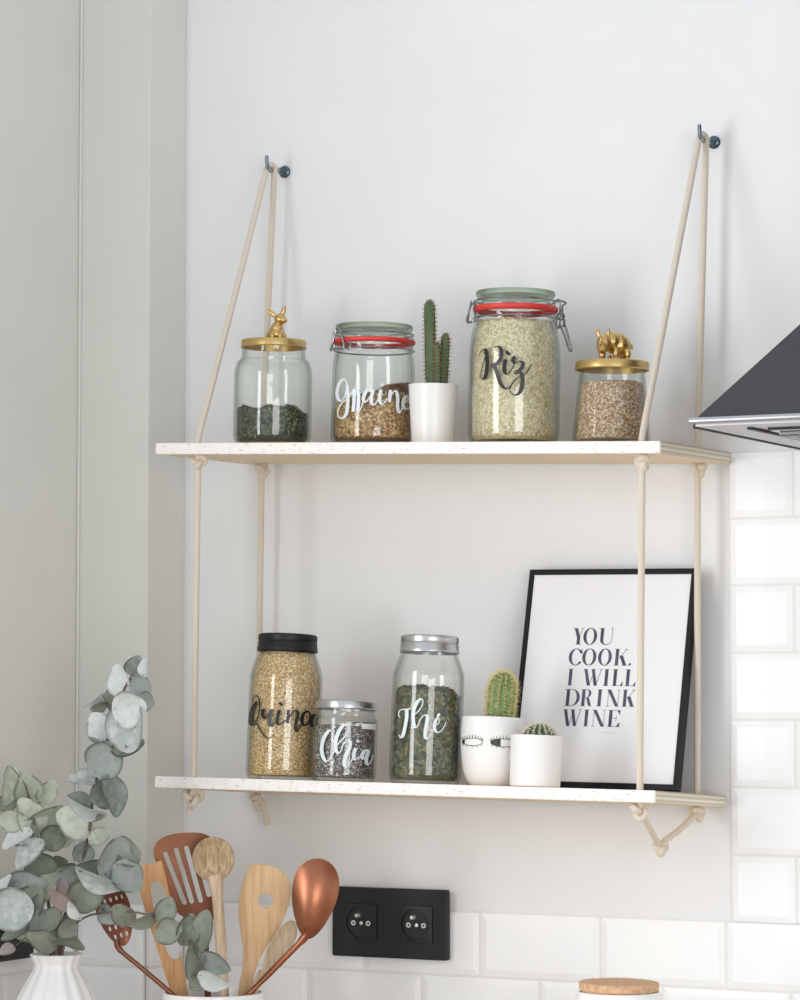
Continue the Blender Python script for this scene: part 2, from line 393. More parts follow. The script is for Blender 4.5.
board(lo_z, -1.7808, -1.1824, -.205, -.006)
RR = .0036
FL, BL, FR, BR = (-1.7355, -.19), (-1.7462, -.03), (-1.2015, -.19), (-1.2032, -.032)   # rope holes
LFL, LBL, LFR, LBR = (-1.739, -.19), (-1.7505, -.03), (-1.2057, -.19), (-1.2062, -.032)
def sub(p): return tuple(Vector(p)-SO)
def rope(fu, bu, fl, bl, hook, tails):
    hx, hz = hook; mid = -.033
    pts = [(fl[0], fl[1], lo_z(*fl)-TH-.006), (fl[0], fl[1], lo_z(*fl)+.01), ((fl[0]+fu[0])/2, fl[1], (lo_z(*fl)+up_z(*fu))/2), (fu[0], fu[1], up_z(*fu)-TH-.006), (fu[0], fu[1], up_z(*fu)+.004)]
    a = Vector((fu[0], fu[1], up_z(*fu)+.004)); t1 = Vector((hx-.003, mid-.006, hz-.004))
    pts += [tuple(a.lerp(t1, k/6)) for k in range(1, 6)]
    pts += [tuple(t1), (hx-.001, mid-.004, hz+.0025), (hx, mid, hz+.0045), (hx+.001, mid+.004, hz+.0025)]
    t2 = Vector((hx+.001, mid+.006, hz-.004)); e = Vector((bu[0], bu[1], up_z(*bu)+.004))
    pts += [tuple(t2.lerp(e, k/6)) for k in range(0, 7)]
    pts += [(bu[0], bu[1], up_z(*bu)-TH-.006), ((bl[0]+bu[0])/2, bl[1], (lo_z(*bl)+up_z(*bu))/2), (bl[0], bl[1], lo_z(*bl)+.01), (bl[0], bl[1], lo_z(*bl)-TH-.006)]
    o = MB().add(*tube([sub(p) for p in smooth_pts(pts, 5)], RR, 12)).build('rope', M['rope'], shelf)
    return o
def knot(p, s=1., rz=0., tail=None):
    """overhand knot below a hole, with an optional loose tail"""
    tre = []
    for k in range(40):
        t = 2*PI*k/40
        tre.append(((math.sin(t)+2*math.sin(2*t))*.0024*s, (math.cos(t)-2*math.cos(2*t))*.0024*s, -math.sin(3*t)*.0030*s))
    mx = Matrix.Translation(sub(p)) @ Matrix.Rotation(rz, 4, 'Z') @ Matrix.Rotation(1.1, 4, 'X')
    b = MB().add(*tube(tre, RR*.95, 9, True), 0, mx)
    o = b.build('knot', M['rope'], shelf)
    if tail: MB().add(*tube([sub(q) for q in smooth_pts(tail, 6)], [RR*.95]*(6*(len(tail)-1)+1), 10)).build('rope_end', M['rope'], o)
    return o
rope(FL, BL, LFL, LBL, (-1.7331, 2.0205), None)
rope(FR, BR, LFR, LBR, (-1.1944, 2.0105), None)
for i, (x, y) in enumerate((FL, BL, FR, BR)): knot((x+.001, y, up_z(x, y)-TH-.0075), 1., i*1.3)
x, y = LFL; z = lo_z(x, y)-TH
knot((x-.001, y, z-.009), 1.4, .4, [(x, y, z-.008), (x-.003, y+.002, z-.016), (x-.006, y, z-.024), (x-.003, y-.003, z-.026)])
x, y = LBL; z = lo_z(x, y)-TH
knot((x, y, z-.009), 1.3, 2.0, [(x+.002, y, z-.008), (x+.007, y+.003, z-.018), (x+.012, y+.002, z-.036)])
V = Vector((-1.2145, -.115, 1.250))
x, y = LFR; z = lo_z(x, y)-TH
knot((x, y, z-.008), 1.2, .9, [(x, y, z-.008), ((x+V.x)/2, (y+V.y)/2, (z-.008+V.z)/2), (V.x-.001, V.y-.003, V.z+.003), (V.x, V.y+.004, V.z-.009)])
x, y = LBR; z = lo_z(x, y)-TH
knot((x, y, z-.007), 1.1, 2.6, [(x, y, z-.007), ((x+V.x)/2, (y+V.y)/2, (z-.007+V.z)/2), (V.x+.001, V.y+.004, V.z+.005), (V.x, V.y-.002, V.z-.006)])
knot(tuple(V), .85, .3)
# wall hooks
def wall_hook(x, z, label):
    t = thing('wall_hook', (x, 0, z), label, 'hook', group='hooks holding the shelf ropes')
    MB().add(*lathe([(0, 0), (.0072, 0), (.0072, .0016), (.006, .003), (.004, .0038), (.0034, .012), (0, .012)], 28), 0, Matrix.Rotation(PI/2, 4, 'X')).build('collar', M['steel_dark'], t)
    pts = smooth_pts([(0, -.006, 0), (0, -.018, 0), (0, -.027, -.0015), (0, -.034, -.004), (0, -.0405, -.001), (0, -.043, .006), (0, -.043, .013)], 6)
    MB().add(*tube(pts, [.0023]*(len(pts)-3)+[.0022, .002, .0014], 10)).build('hook_arm', M['steel'], t)
wall_hook(-1.7331, 2.0215, 'zinc wall hook holding the rope end above the rabbit-lidded jar')
wall_hook(-1.1944, 2.0115, 'zinc wall hook holding the rope end nearest the range hood')

# ------------------------------------------------------------------ lettering
def strokes_to_mesh(mb, strokes, thick, thin, fmap, sub=7, lift=0.):
    """brush lettering: ribbons swelling on the down strokes; fmap(x,y)->3D point"""
    k_ = 0
    for st in strokes:
        P = smooth_pts(st, sub); n = len(P); ws = []
        for i in range(n):
            a = P[max(0, i-1)]; b_ = P[min(n-1, i+1)]; dx, dy = b_[0]-a[0], b_[1]-a[1]; L = math.hypot(dx, dy) or 1
            d = max(0, dy/L); ws.append(thin+(thick-thin)*min(1, d*1.15)**1.6)
        if len(st) == 2: ws = [thick*.8]*n
        W = [sum(ws[max(0, i-3):i+4])/len(ws[max(0, i-3):i+4]) for i in range(n)]
        vs, fs = [], []
        for i in range(n):
            a = P[max(0, i-1)]; b_ = P[min(n-1, i+1)]; dx, dy = b_[0]-a[0], b_[1]-a[1]; L = math.hypot(dx, dy) or 1
            nx, ny = -dy/L, dx/L; h = W[i]/2*(.75 if i in (0, n-1) else 1)
            vs += [fmap(P[i][0]+nx*h, P[i][1]+ny*h, k_), fmap(P[i][0]-nx*h, P[i][1]-ny*h, k_)]
        for i in range(n-1): fs.append((2*i, 2*i+1, 2*i+3, 2*i+2))
        mb.add(vs, fs); k_ += 1
def on_cylinder(ox, oy, sc, cx, base, s, R, zoff=0, Rf=None):
    """design grid -> surface of a jar of radius R whose axis sits at cx, whose foot sits at base"""
    def f(x, y, k):
        u = ((ox+x/sc)-cx)/s; z = (base-(oy+y/sc))/s+zoff
        r = (Rf(z) if Rf else R)+.0005+.00006*k
        a = math.asin(max(-1, min(1, u/r)))
        return (r*math.sin(a), -r*math.cos(a), z)
    return f

# ------------------------------------------------------------------ jars
def interp(prof, z):
    for (r0, z0), (r1, z1) in zip(prof, prof[1:]):
        if z0 <= z <= z1 and z1 > z0: return r0+(r1-r0)*(z-z0)/(z1-z0)
    return prof[-1][0]
def jar_body(prof, t, root, mat_=None, base_t=.004):
    """glass vessel wall: outer profile from the foot up to the mouth, inner wall back down"""
    pr = smooth_pts(prof, 4)
    inner = [(max(.001, r-t), z) for r, z in pr if z > base_t+.0004][::-1]+[(interp(pr, base_t)-t, base_t)]
    full = [(0.0005, 0.0008)]+pr+inner+[(.0005, base_t)]
    return MB().add(*lathe(full, 64)).build('glass_body', mat_ or M['glass'], root)
def outer_r(prof):
    pr = smooth_pts(prof, 4)
    return lambda z: interp(pr, z)
def filling(name, prof, t, z1, m, root, label, cat, slope=0., wob=.002, base_t=.0045, gap=.0016, flakes=None):
    """what is inside a jar: packed body with an uneven top, plus loose pieces against the glass"""
    R = outer_r(prof); n = 48; rings = []; g0 = gap if flakes else .0006
    gi = g0+(.0012 if flakes else 0)
    nz = 14
    rnd = random.Random(name)
    ph = [rnd.uniform(0, 6.28) for _ in range(4)]
    def top(x, y): return z1+slope*x+wob*(math.sin(90*x+ph[0])+math.sin(110*y+ph[1])+.6*math.sin(240*x+ph[2])+.6*math.sin(210*y+ph[3]))*.5
    vs, fs = [], []
    for i in range(nz+1):
        for k in range(n):
            a = 2*PI*k/n; rr = R(base_t+(z1-base_t)*i/nz)-t-gi
            x, y = rr*math.cos(a), rr*math.sin(a); zt = top(x, y)
            z = base_t+.0003+(zt-base_t)*i/nz; rr = R(z)-t-gi
            vs.append((rr*math.cos(a), rr*math.sin(a), z))
    for j in range(1, 6):
        for k in range(n):
            a = 2*PI*k/n; rr = (R(z1)-t-gi)*(1-j/6); x, y = rr*math.cos(a), rr*math.sin(a)
            vs.append((x, y, top(x, y)+.0016*math.cos(j*.3)))
    tot = nz+1+5
    for i in range(tot-1):
        for k in range(n): fs.append((i*n+k, i*n+(k+1) % n, (i+1)*n+(k+1) % n, (i+1)*n+k))
    fs.append(tuple((tot-1)*n+k for k in range(n))); fs.append(tuple(range(n))[::-1])
    mb = MB().add(vs, fs, 0)
    mats = [m]
    if flakes:
        fm, cnt, ln, wd, kind = flakes; mats.append(fm)
        for _ in range(cnt):
            a = rnd.uniform(0, 2*PI)
            if a < PI*.95 and a > PI*.05 and rnd.random() < .6: a = -a      # most pieces on the near side
            ontop = rnd.random() < .22
            if ontop:
                rr = (R(z1)-t-gap-ln*.6)*math.sqrt(rnd.random()); x, y = rr*math.cos(a), rr*math.sin(a); z = top(x, y)+rnd.uniform(.0004, ln*.35)
                N = Vector((rnd.gauss(0, .9), rnd.gauss(0, .9), 1)).normalized()
            else:
                z = base_t+.002+rnd.random()*(z1-base_t-.002); rr = R(z)-t-gap; x, y = rr*math.cos(a), rr*math.sin(a)
                zt = top(x, y); z = min(z*1.0, zt) if z < zt else zt-rnd.random()*.004
                z = base_t+.002+(zt-base_t-.002)*((z-base_t)/(max(.001, zt-base_t))); z = max(z, base_t+.002)
                rr = R(z)-t-gap-rnd.random()*.0009; x, y = rr*math.cos(a), rr*math.sin(a)
                N = Vector((math.cos(a)+rnd.gauss(0, .14), math.sin(a)+rnd.gauss(0, .14), rnd.gauss(0, .2))).normalized()
            T = N.orthogonal().normalized(); T.rotate(Matrix.Rotation(rnd.uniform(0, 2*PI), 3, N)); Bv = N.cross(T)
            c = Vector((x, y, z)); l_ = ln*rnd.uniform(.6, 1.25)/2; w_ = wd*rnd.uniform(.7, 1.3)/2
            if not ontop: c -= N*.0002
            if kind == 'grain':
                h = w_*.55
                c = c-N*h*.6
                pv = [c+T*l_, c+T*l_*.4+Bv*w_, c-T*l_*.4+Bv*w_, c-T*l_, c-T*l_*.4-Bv*w_, c+T*l_*.4-Bv*w_, c+T*l_*.35+N*h, c-T*l_*.35+N*h]
                pf = [(0, 1, 6), (1, 2, 7, 6), (2, 3, 7), (3, 4, 7), (4, 5, 6, 7), (5, 0, 6)]
            else:
                cu = N*(-rnd.uniform(0, .35)*l_)
                pv = [c+T*l_+cu, c+T*l_*.2+Bv*w_, c-T*l_+cu*.6, c-T*l_*.1-Bv*w_]
                pf = [(0, 1, 2, 3)]
            for p in pv:                                   # nothing reaches through the glass
                p.z = min(max(p.z, base_t+.0007), prof[-1][1]-.002); lim = R(p.z)-t-.0004; q_ = math.hypot(p.x, p.y)
                if q_ > lim: p.x *= lim/q_; p.y *= lim/q_
            mb.add([tuple(p) for p in pv], pf, 1)
    o = mb.build(name, mats, None, smooth=True, sharp=60)
    o.matrix_world = root.matrix_world.copy()
    tag(o, label, cat, kind='stuff')
    return o

UT = Matrix.Rotation(.017, 4, 'Y')
LT = Matrix.Rotation(-.060, 4, 'X') @ Matrix.Rotation(.0107, 4, 'Y')
def az(x, y): return math.atan2(-x, y+3.05)
bpy.context.view_layer.update()

def on_up(name, x, y, R, label, cat, group=None):
    return thing(name, (x, y, up_z(x, y)+R*.0175+.0008), label, cat, az(x, y), UT, group)
def on_lo(name, x, y, label, cat, group=None):
    return thing(name, (x, y, lo_z(x, y)+.0006), label, cat, az(x, y), LT, group)
GJ = 'glass jars on the upper shelf board'; GL = 'glass jars on the lower shelf board'

def rounded_lid(root, r, z0, z1, m, name='lid', roll=.0012):
    p = [(.0005, z1-.0006), (r*.86, z1-.0006), (r*.9, z1), (r-roll, z1), (r-.0003, z1-roll*.5), (r, z1-roll), (r, z0+roll*1.2), (r+.0007, z0+roll*.5), (r+.0003, z0), (r-.0015, z0), (r-.0015, z1-.002), (.0005, z1-.002)]
    return MB().add(*lathe(p, 64)).build(name, m, root)

def remesh(o, vox=.0005, it=4):
    m = o.modifiers.new('Remesh', 'REMESH'); m.mode = 'VOXEL'; m.voxel_size = vox; m.use_smooth_shade = True
    s = o.modifiers.new('Smooth', 'SMOOTH'); s.factor = .5; s.iterations = it
    return o

# --- jar with the golden rabbit lid
j = on_up('glass_jar', -1.6867, -.11, .04, 'small glass jar of dark green tea with a gold rabbit lid', 'jar', GJ)
ZO = .0048   # hidden strip of jar foot behind the board edge
pr = [(.034, 0), (.0385, .0015), (.0432, .008), (.044, .02), (.044, .07), (.0436, .085), (.041, .0945), (.0375, .0985), (.0358, .1035), (.0358, .112)]
jar_body(pr, .0022, j)
filling('green_tea', pr, .0022, .0395, M['tea'], j, 'dark green loose tea filling the bottom of the rabbit-lidded jar', 'tea', slope=-.06, wob=.005, flakes=(M['tea_flake'], 3200, .0070, .0018, 'flake'))
l = rounded_lid(j, .0368, .1115, .1203, M['gold'])
f = MB(); S = 1.13
def ra(cx, cy, rx, ry, d=0, ry3=None, rot=0):   # figurine piece from its front outline; d = depth towards the back
    f.add(*ellipsoid((S*(cx-343)/15980, S*d, S*(665-cy)/15980), (S*rx/15980, S*(ry3 or rx)/15980, S*ry/15980), Euler((0, rot, 0))))
ra(378, 560, 148, 135, .001, 190); ra(390, 470, 105, 110, -.002, 120); ra(300, 590, 90, 95, .002, 130); ra(460, 590, 90, 95, .002, 130)
ra(440, 325, 100, 92, -.004, 110); ra(500, 345, 55, 48, -.007, 60); ra(318, 600, 36, 78, -.0095, 44); ra(440, 600, 36, 78, -.0095, 44)
ra(325, 652, 44, 22, -.011, 55); ra(440, 652, 44, 22, -.011, 55); ra(300, 228, 40, 108, -.001, 22, -.98); ra(485, 190, 38, 100, .0, 22, .4); ra(330, 560, 60, 60, .011)
fg = f.build('rabbit_figurine', M['gold_paint'], l); fg['label'] = 'small gold sitting rabbit'
for v in fg.data.vertices: v.co.z += .1200
remesh(fg, .00045, 1)

# --- clip-top jars
def clip_jar(root, pr, t, zneck, ztop, Rn, gasket, lidr):
    """swing-top: glass lid with green tinged rim, red gasket, wire bail"""
    jar_body(pr, t, root)
    g0, g1 = gasket
    lp = [(.0005, ztop-.004), (lidr-.006, ztop-.0042), (lidr-.003, ztop-.0006), (lidr-.0008, ztop), (lidr, ztop-.0012), (lidr, ztop-.0042)]
    lp2 = [(lidr, ztop-.0042), (lidr-.0012, ztop-.0062), (lidr-.0022, ztop-.0075), (lidr+.0002, ztop-.0095), (lidr+.0012, g1+.0022), (lidr+.001, g1+.0002), (lidr-.005, g1+.0002), (lidr-.006, ztop-.008), (.0005, ztop-.008)]
    L = MB().add(*lathe(lp, 64), 0).add(*lathe(lp2, 64), 1).build('lid', [M['glass_green'], M['glass_lid']], root)
    L['label'] = 'glass lid with a green tinged rim'
    MB().add(*lathe([(Rn-.004, g0+.0012), (Rn+.0004, g0+.0012), (Rn+.0022, g0+(g1-g0)*.45), (Rn+.0024, g1-.001), (Rn+.0012, g1), (Rn-.004, g1)], 64)).build('gasket', M['rubber'], root)
    w = .0009
    b = MB()
    b.add(*tube([((Rn+.0012)*math.cos(a), (Rn+.0012)*math.sin(a), g0-.0055) for a in [2*PI*k/60 for k in range(60)]], w, 8, True))
    b.add(*tube([((lidr+.0008)*math.cos(a), (lidr+.0008)*math.sin(a), g1+.0062) for a in [2*PI*k/60 for k in range(60)]], w, 8, True))
    b.build('neck_wire', M['wire'], root)
def wire_part(root, name, paths, w=.0011):
    b = MB()
    for p, closed in paths: b.add(*tube(smooth_pts(p, 5, closed), w, 8, closed))
    return b.build(name, M['wire'], root)
# grains
j = on_up('glass_jar', -1.5583, -.11, .0465, 'clip-top glass jar half full of mixed grain with white lettering', 'jar', GJ)
pr = [(.040, 0), (.0435, .0015), (.0465, .007), (.0468, .02), (.0462, .05), (.0455, .085), (.0442, .098), (.0432, .104), (.0437, .108), (.0437, .111)]
clip_jar(j, pr, .0024, .104, .1342, .0437, (.1115, .1178), .0430)
RG = outer_r(pr)
filling('mixed_grain', pr, .0024, .0565, M['mixed'], j, 'mixed brown grain heaped in the clip-top jar beside the cactus', 'grain', slope=.30, wob=.0025, flakes=(M['mixed_grain'], 4600, .0044, .0021, 'grain'))
wire_part(j, 'bail', [([(-.0440, -.016, .119), (-.0465, -.016, .108), (-.0435, -.024, .1055), (-.0330, -.033, .1065), (-.0385, -.0305, .1265), (-.0415, -.018, .1285)], True),
                      ([(-.046, -.014, .1065), (-.0485, -.006, .1055), (-.0462, .004, .115), (-.044, 0, .127)], False), ([(-.030, -.0345, .1045), (-.026, -.0375, .1055), (-.0265, -.0372, .113)], False)])
b = MB(); ff = on_cylinder(325, 370, 8.889, 372.5, 441, 914, .046, ZO, RG)
strokes_to_mesh(b, [[(190, 150), (175, 105), (145, 95), (112, 140), (97, 210), (112, 270), (140, 285), (170, 240), (188, 150)],
 [(188, 150), (196, 250), (192, 370), (170, 430), (132, 440), (108, 410), (115, 350), (150, 300), (190, 268), (222, 225)],
 [(225, 235), (250, 185), (252, 280), (245, 390)], [(250, 260), (268, 200), (288, 215), (292, 300), (288, 392), (312, 365), (332, 300)],
 [(420, 192), (380, 190), (345, 235), (335, 285), (357, 300), (392, 260), (420, 195)], [(420, 195), (405, 270), (412, 322), (440, 320), (468, 275)],
 [(490, 190), (478, 260), (490, 315), (520, 310), (548, 265)], [(497, 135), (503, 158)],
 [(575, 190), (570, 250), (565, 300)], [(566, 290), (596, 212), (626, 200), (640, 260), (640, 340), (656, 388), (682, 350), (700, 295)],
 [(690, 310), (730, 270), (727, 232), (702, 255), (688, 310), (708, 350), (745, 335)]], 30, 11, ff)
b.build('lettering', M['white_vinyl'], j)['label'] = 'white brush lettering reading Graine'
# rice
j = on_up('glass_jar', -1.3855, -.11, .049, 'tallest clip-top glass jar full of white rice with black lettering', 'jar', GJ)
pr = [(.041, 0), (.0448, .0015), (.0486, .009), (.0495, .025), (.0496, .085), (.049, .105), (.0472, .12), (.0452, .129), (.0440, .134), (.0442, .139), (.0442, .1425)]
clip_jar(j, pr, .0024, .134, .1672, .0442, (.143, .1505), .0430)
RZ = outer_r(pr)
filling('rice', pr, .0024, .133, M['rice'], j, 'white long-grain rice filling the tallest clip-top jar', 'rice', wob=.001, flakes=(M['rice_grain'], 11000, .0052, .0013, 'grain'))
wire_part(j, 'bail', [([(-.0435, -.016, .153), (-.0475, -.014, .155), (-.0505, -.012, .142), (-.0525, -.01, .134), (-.047, -.018, .1325), (-.0435, -.02, .137), (-.045, -.018, .147)], True),
                      ([(-.0445, -.012, .134), (-.049, -.006, .133), (-.0515, 0, .1345), (-.049, 0, .150), (-.0445, 0, .156)], False)])
wire_part(j, 'clamp', [([(.0432, -.008, .157), (.0468, -.008, .1585), (.0480, -.008, .154), (.0486, -.008, .142), (.0480, -.008, .131), (.0462, -.008, .127), (.0446, -.008, .131), (.0448, -.008, .142)], False),
                       ([(.0438, .004, .1575), (.0500, .004, .1585), (.0548, .004, .156), (.0512, .004, .153), (.0516, .004, .141), (.0536, .004, .137), (.0520, .004, .130)], False),
                       ([(.0462, -.002, .143), (.0500, -.002, .145), (.0530, -.002, .1415), (.0500, -.002, .137), (.0465, -.002, .139)], True)])
wire_part(j, 'clamp_lever', [([(.0485, -.002, .132), (.0540, -.002, .119), (.0585, -.002, .1055), (.0605, -.002, .1030), (.0612, -.002, .1062), (.0575, -.002, .120), (.0525, -.002, .136)], False)], .0012)
b = MB(); ff = on_cylinder(470, 340, 11.43, 514, 441, 937, .049, ZO, RZ)
strokes_to_mesh(b, [[(95, 195), (115, 150), (150, 128), (172, 150), (186, 230), (188, 330), (178, 420), (152, 470), (125, 462), (118, 400), (140, 300), (165, 215)],
 [(270, 112), (300, 104), (338, 122), (352, 185), (338, 250), (290, 312), (245, 338), (228, 318), (262, 300)],
 [(262, 300), (300, 400), (342, 520), (392, 585), (440, 582), (500, 500), (560, 455), (620, 430), (665, 370), (692, 312)],
 [(400, 255), (386, 330), (392, 400), (422, 422), (466, 380), (510, 300), (520, 245), (502, 225), (486, 260), (500, 297), (540, 285)], [(402, 160), (445, 203)],
 [(525, 292), (570, 275), (600, 302), (585, 352), (540, 402), (510, 418), (505, 395), (540, 385), (582, 412), (597, 480), (590, 570), (560, 642), (510, 662), (465, 637), (455, 590), (490, 520), (550, 462)]], 46, 11, ff)
b.build('lettering', M['black_vinyl'], j)['label'] = 'black brush lettering reading Riz'

# --- rhino jar
j = on_up('glass_jar', -1.2685, -.115, .041, 'small tapered glass jar of brown seeds with a gold rhinoceros lid', 'jar', GJ)
pr = [(.036, 0), (.0392, .0012), (.0412, .006), (.0408, .012), (.0378, .045), (.0352, .075), (.0348, .0795)]
jar_body(pr, .0022, j)
filling('brown_seeds', pr, .0022, .0655, M['bulgur'], j, 'small brown seeds nearly filling the rhinoceros-lidded jar', 'seeds', wob=.0012)
l = rounded_lid(j, .0392, .0795, .0888, M['gold'])
f = MB(); q_ = 1.06/14.545/954
def rh(cx, cy, rx, ry, d=0, rd=None, rot=0, tip=0):
    f.add(*ellipsoid(((cx-334)*q_, d, (556-cy)*q_), (rx*q_, (rd or rx)*q_, ry*q_), Euler((tip, rot, 0))))
rh(400, 300, 190, 145, .004, 120); rh(500, 320, 95, 130, .006, 110); rh(320, 260, 130, 130, 0, 115); rh(420, 250, 120, 110, .004, 100)   # trunk, rump, shoulders
rh(220, 300, 105, 125, -.006, 100); rh(185, 350, 72, 95, -.010, 85); rh(195, 400, 62, 55, -.0125, 70)                                    # head and muzzle
rh(170, 300, 20, 72, -.0175, 24, .1, .35); rh(180, 395, 16, 30, -.0175, 18)                                                               # horns
rh(138, 158, 26, 66, -.006, 20, -.25); rh(274, 156, 30, 74, -.006, 20, .2)                                                                # ears
for cx, d, h in ((195, -.003, 480), (385, -.005, 470), (545, .002, 470), (480, .010, 470)):
    rh(cx, h-40, 52, 90, d, 55); rh(cx, h+50, 46, 40, d, 50)
rh(600, 320, 20, 44, .008, 20, -.3); rh(300, 500, 36, 60, .007, 40)
fg = f.build('rhinoceros_figurine', M['gold_paint'], l); fg['label'] = 'small gold rhinoceros'
for v in fg.data.vertices: v.co.z += .0884
remesh(fg, .0004, 1)

# --- quinoa
def screw_lid(root, r, z0, z1, m, ridges=True, tip=0):
    def fr(t, rr, z): return rr+(.00022*math.cos(t*60) if (z > z0+.004 and rr > r*.97) else 0)
    h = z1-z0
    p = [(.0005, z1-.0008), (r*.78, z1-.0008), (r*.82, z1), (r-.0016, z1), (r-.0003, z1-.001), (r, z1-.0025), (r, z0+h*.62), (r-.0006, z0+h*.56), (r+.0003, z0+h*.48), (r+.0001, z0+h*.3), (r+.0012, z0+h*.2), (r+.0012, z0+h*.05), (r+.0004, z0), (r-.0018, z0), (r-.0018, z1-.002), (.0005, z1-.002)]
    return MB().add(*lathe(p, 120, fr if ridges else None)).build('lid', m, root)
j = on_lo('glass_jar', -1.6498, -.15, 'tall preserving jar of golden quinoa with a black screw lid', 'jar', GL)
pr = [(.034, 0), (.0372, .0012), (.0400, .008), (.0404, .02), (.0403, .105), (.0392, .118), (.0362, .129), (.0330, .1375), (.0316, .142), (.0314, .150)]
jar_body(pr, .0022, j)
RQ = outer_r(pr)
filling('quinoa', pr, .0022, .1395, M['quinoa'], j, 'golden quinoa grains filling the jar with the black lid', 'quinoa', wob=.0006)
screw_lid(j, .0326, .1412, .1607, M['black_lid'])
b = MB(); ff = on_cylinder(240, 690, 9.41, 285, 777.7, 907, .0404, .003, RQ)
strokes_to_mesh(b, [ [(222, 200), (216, 250), (235, 285), (262, 268), (288, 205)], [(302, 203), (288, 280), (286, 340), (302, 356), (332, 318)],
 [(372, 205), (356, 280), (362, 337), (396, 335), (432, 298)], [(366, 138), (398, 164)],
 [(455, 200), (456, 260), (450, 325)], [(450, 312), (490, 232), (530, 205), (547, 240), (532, 330), (532, 385), (547, 396), (578, 338)],
 [(640, 208), (600, 230), (586, 290), (602, 337), (640, 320), (664, 260), (648, 212), (620, 206)],
 [(725, 235), (692, 240), (671, 290), (682, 340), (712, 318), (735, 250)], [(735, 240), (722, 300), (735, 335), (760, 320)]], 31, 14, ff)
strokes_to_mesh(b, [[(160, 135), (125, 180), (103, 260), (106, 330), (130, 352), (155, 335)]], 36, 9, ff)
strokes_to_mesh(b, [[(112, 140), (124, 92), (150, 78), (178, 110), (186, 180), (175, 270), (150, 320), (135, 312), (160, 328), (190, 380), (235, 445), (275, 470), (305, 460), (318, 435)]], 13, 8, ff)
b.build('lettering', M['black_vinyl'], j)['label'] = 'black brush lettering reading Quinoa'
# --- chia
j = on_lo('glass_jar', -1.5650, -.165, 'short glass jar of grey chia seeds with a silver lid', 'jar', GL)
pr = [(.030, 0), (.0332, .0012), (.0352, .006), (.0353, .015), (.0353, .062), (.0345, .0675), (.0325, .0705), (.0318, .074), (.0318, .079)]
jar_body(pr, .0022, j)
RC = outer_r(pr)
filling('chia_seeds', pr, .0022, .0585, M['chia'], j, 'speckled grey chia seeds in the short jar with the silver lid', 'seeds', wob=.0008)
rounded_lid(j, .0332, .0778, .0872, M['silver_lid'])
b = MB(); ff = on_cylinder(312, 715, 11.43, 346, 780, 921, .0353, .001, RC)
strokes_to_mesh(b, [[(250, 225), (237, 195), (207, 190), (162, 250), (132, 350), (138, 450), (172, 525), (212, 525), (260, 450), (288, 370)],
 [(285, 375), (350, 290), (412, 220), (430, 150), (405, 117), (360, 132), (316, 200), (286, 300), (292, 400), (322, 440), (352, 410), (372, 340), (412, 298), (450, 310), (442, 380), (407, 470), (392, 550), (407, 590), (442, 570), (482, 500)],
 [(517, 375), (497, 440), (502, 500), (542, 490), (592, 450)], [(524, 282), (548, 308)],
 [(667, 387), (622, 400), (592, 450), (602, 490), (642, 460), (667, 392)], [(667, 390), (642, 480), (647, 540), (672, 550), (706, 490), (716, 438)]], 42, 14, ff)
b.build('lettering', M['white_vinyl'], j)['label'] = 'white brush lettering reading Chia'
b = MB(); vs, fs = [], []
for i in range(13):
    x = 575+i*13.5; vs += [ff(x, 155, -3), ff(x, 88+(6 if i % 2 else 0), -3)]
for i in range(12): fs.append((2*i, 2*i+2, 2*i+3, 2*i+1))
b.add(vs, fs)
st = b.build('sticker', M['paper'], j); st['label'] = 'remnant of a torn white label'
b = MB()
strokes_to_mesh(b, [[(470, 100), (490, 88), (505, 98), (520, 82), (540, 92)], [(590, 78), (600, 92), (610, 78), (622, 92), (634, 78), (648, 90), (662, 76), (676, 88), (690, 76), (704, 86), (720, 74)]], 12, 9, lambda x, y, k: ff(x, y, -1))
b.build('print_remnant', M['black_vinyl'], st)
# --- tea
j = on_lo('glass_jar', -1.4708, -.155, 'tall preserving jar of dried green herbs with a silver screw lid', 'jar', GL)
pr = [(.033, 0), (.0362, .0012), (.0384, .008), (.0388, .02), (.0387, .108), (.0374, .121), (.0342, .131), (.0314, .1385), (.0302, .143), (.030, .150)]
jar_body(pr, .0022, j)
RTH = outer_r(pr)
filling('dried_herbs', pr, .0022, .0985, M['herb'], j, 'crumpled dried green herbs in the jar with white lettering', 'herbs', slope=-.10, wob=.003, flakes=(M['herb_flake'], 3000, .008, .0042, 'flake'))
screw_lid(j, .0312, .1405, .1592, M['silver_lid'])
b = MB(); ff = on_cylinder(390, 690, 12.3, 427, 782, 931, .0388, .0015, RTH)
strokes_to_mesh(b, [[(125, 352), (105, 322), (115, 272), (160, 255), (220, 250), (272, 238)], [(203, 255), (207, 340), (193, 450), (172, 560), (142, 598), (118, 560)],
 [(270, 342), (340, 280), (390, 200), (396, 140), (365, 125), (320, 180), (288, 270), (288, 380), (307, 460), (337, 465), (372, 380), (412, 325), (457, 330), (453, 420), (440, 510), (443, 590), (477, 600), (517, 530), (547, 440)],
 [(540, 450), (590, 420), (610, 370), (587, 350), (557, 390), (547, 460), (572, 515), (622, 510), (667, 450), (687, 388)], [(606, 292), (580, 336)]], 42, 13, ff)
b.build('lettering', M['white_vinyl'], j)['label'] = 'white brush lettering reading Thé'

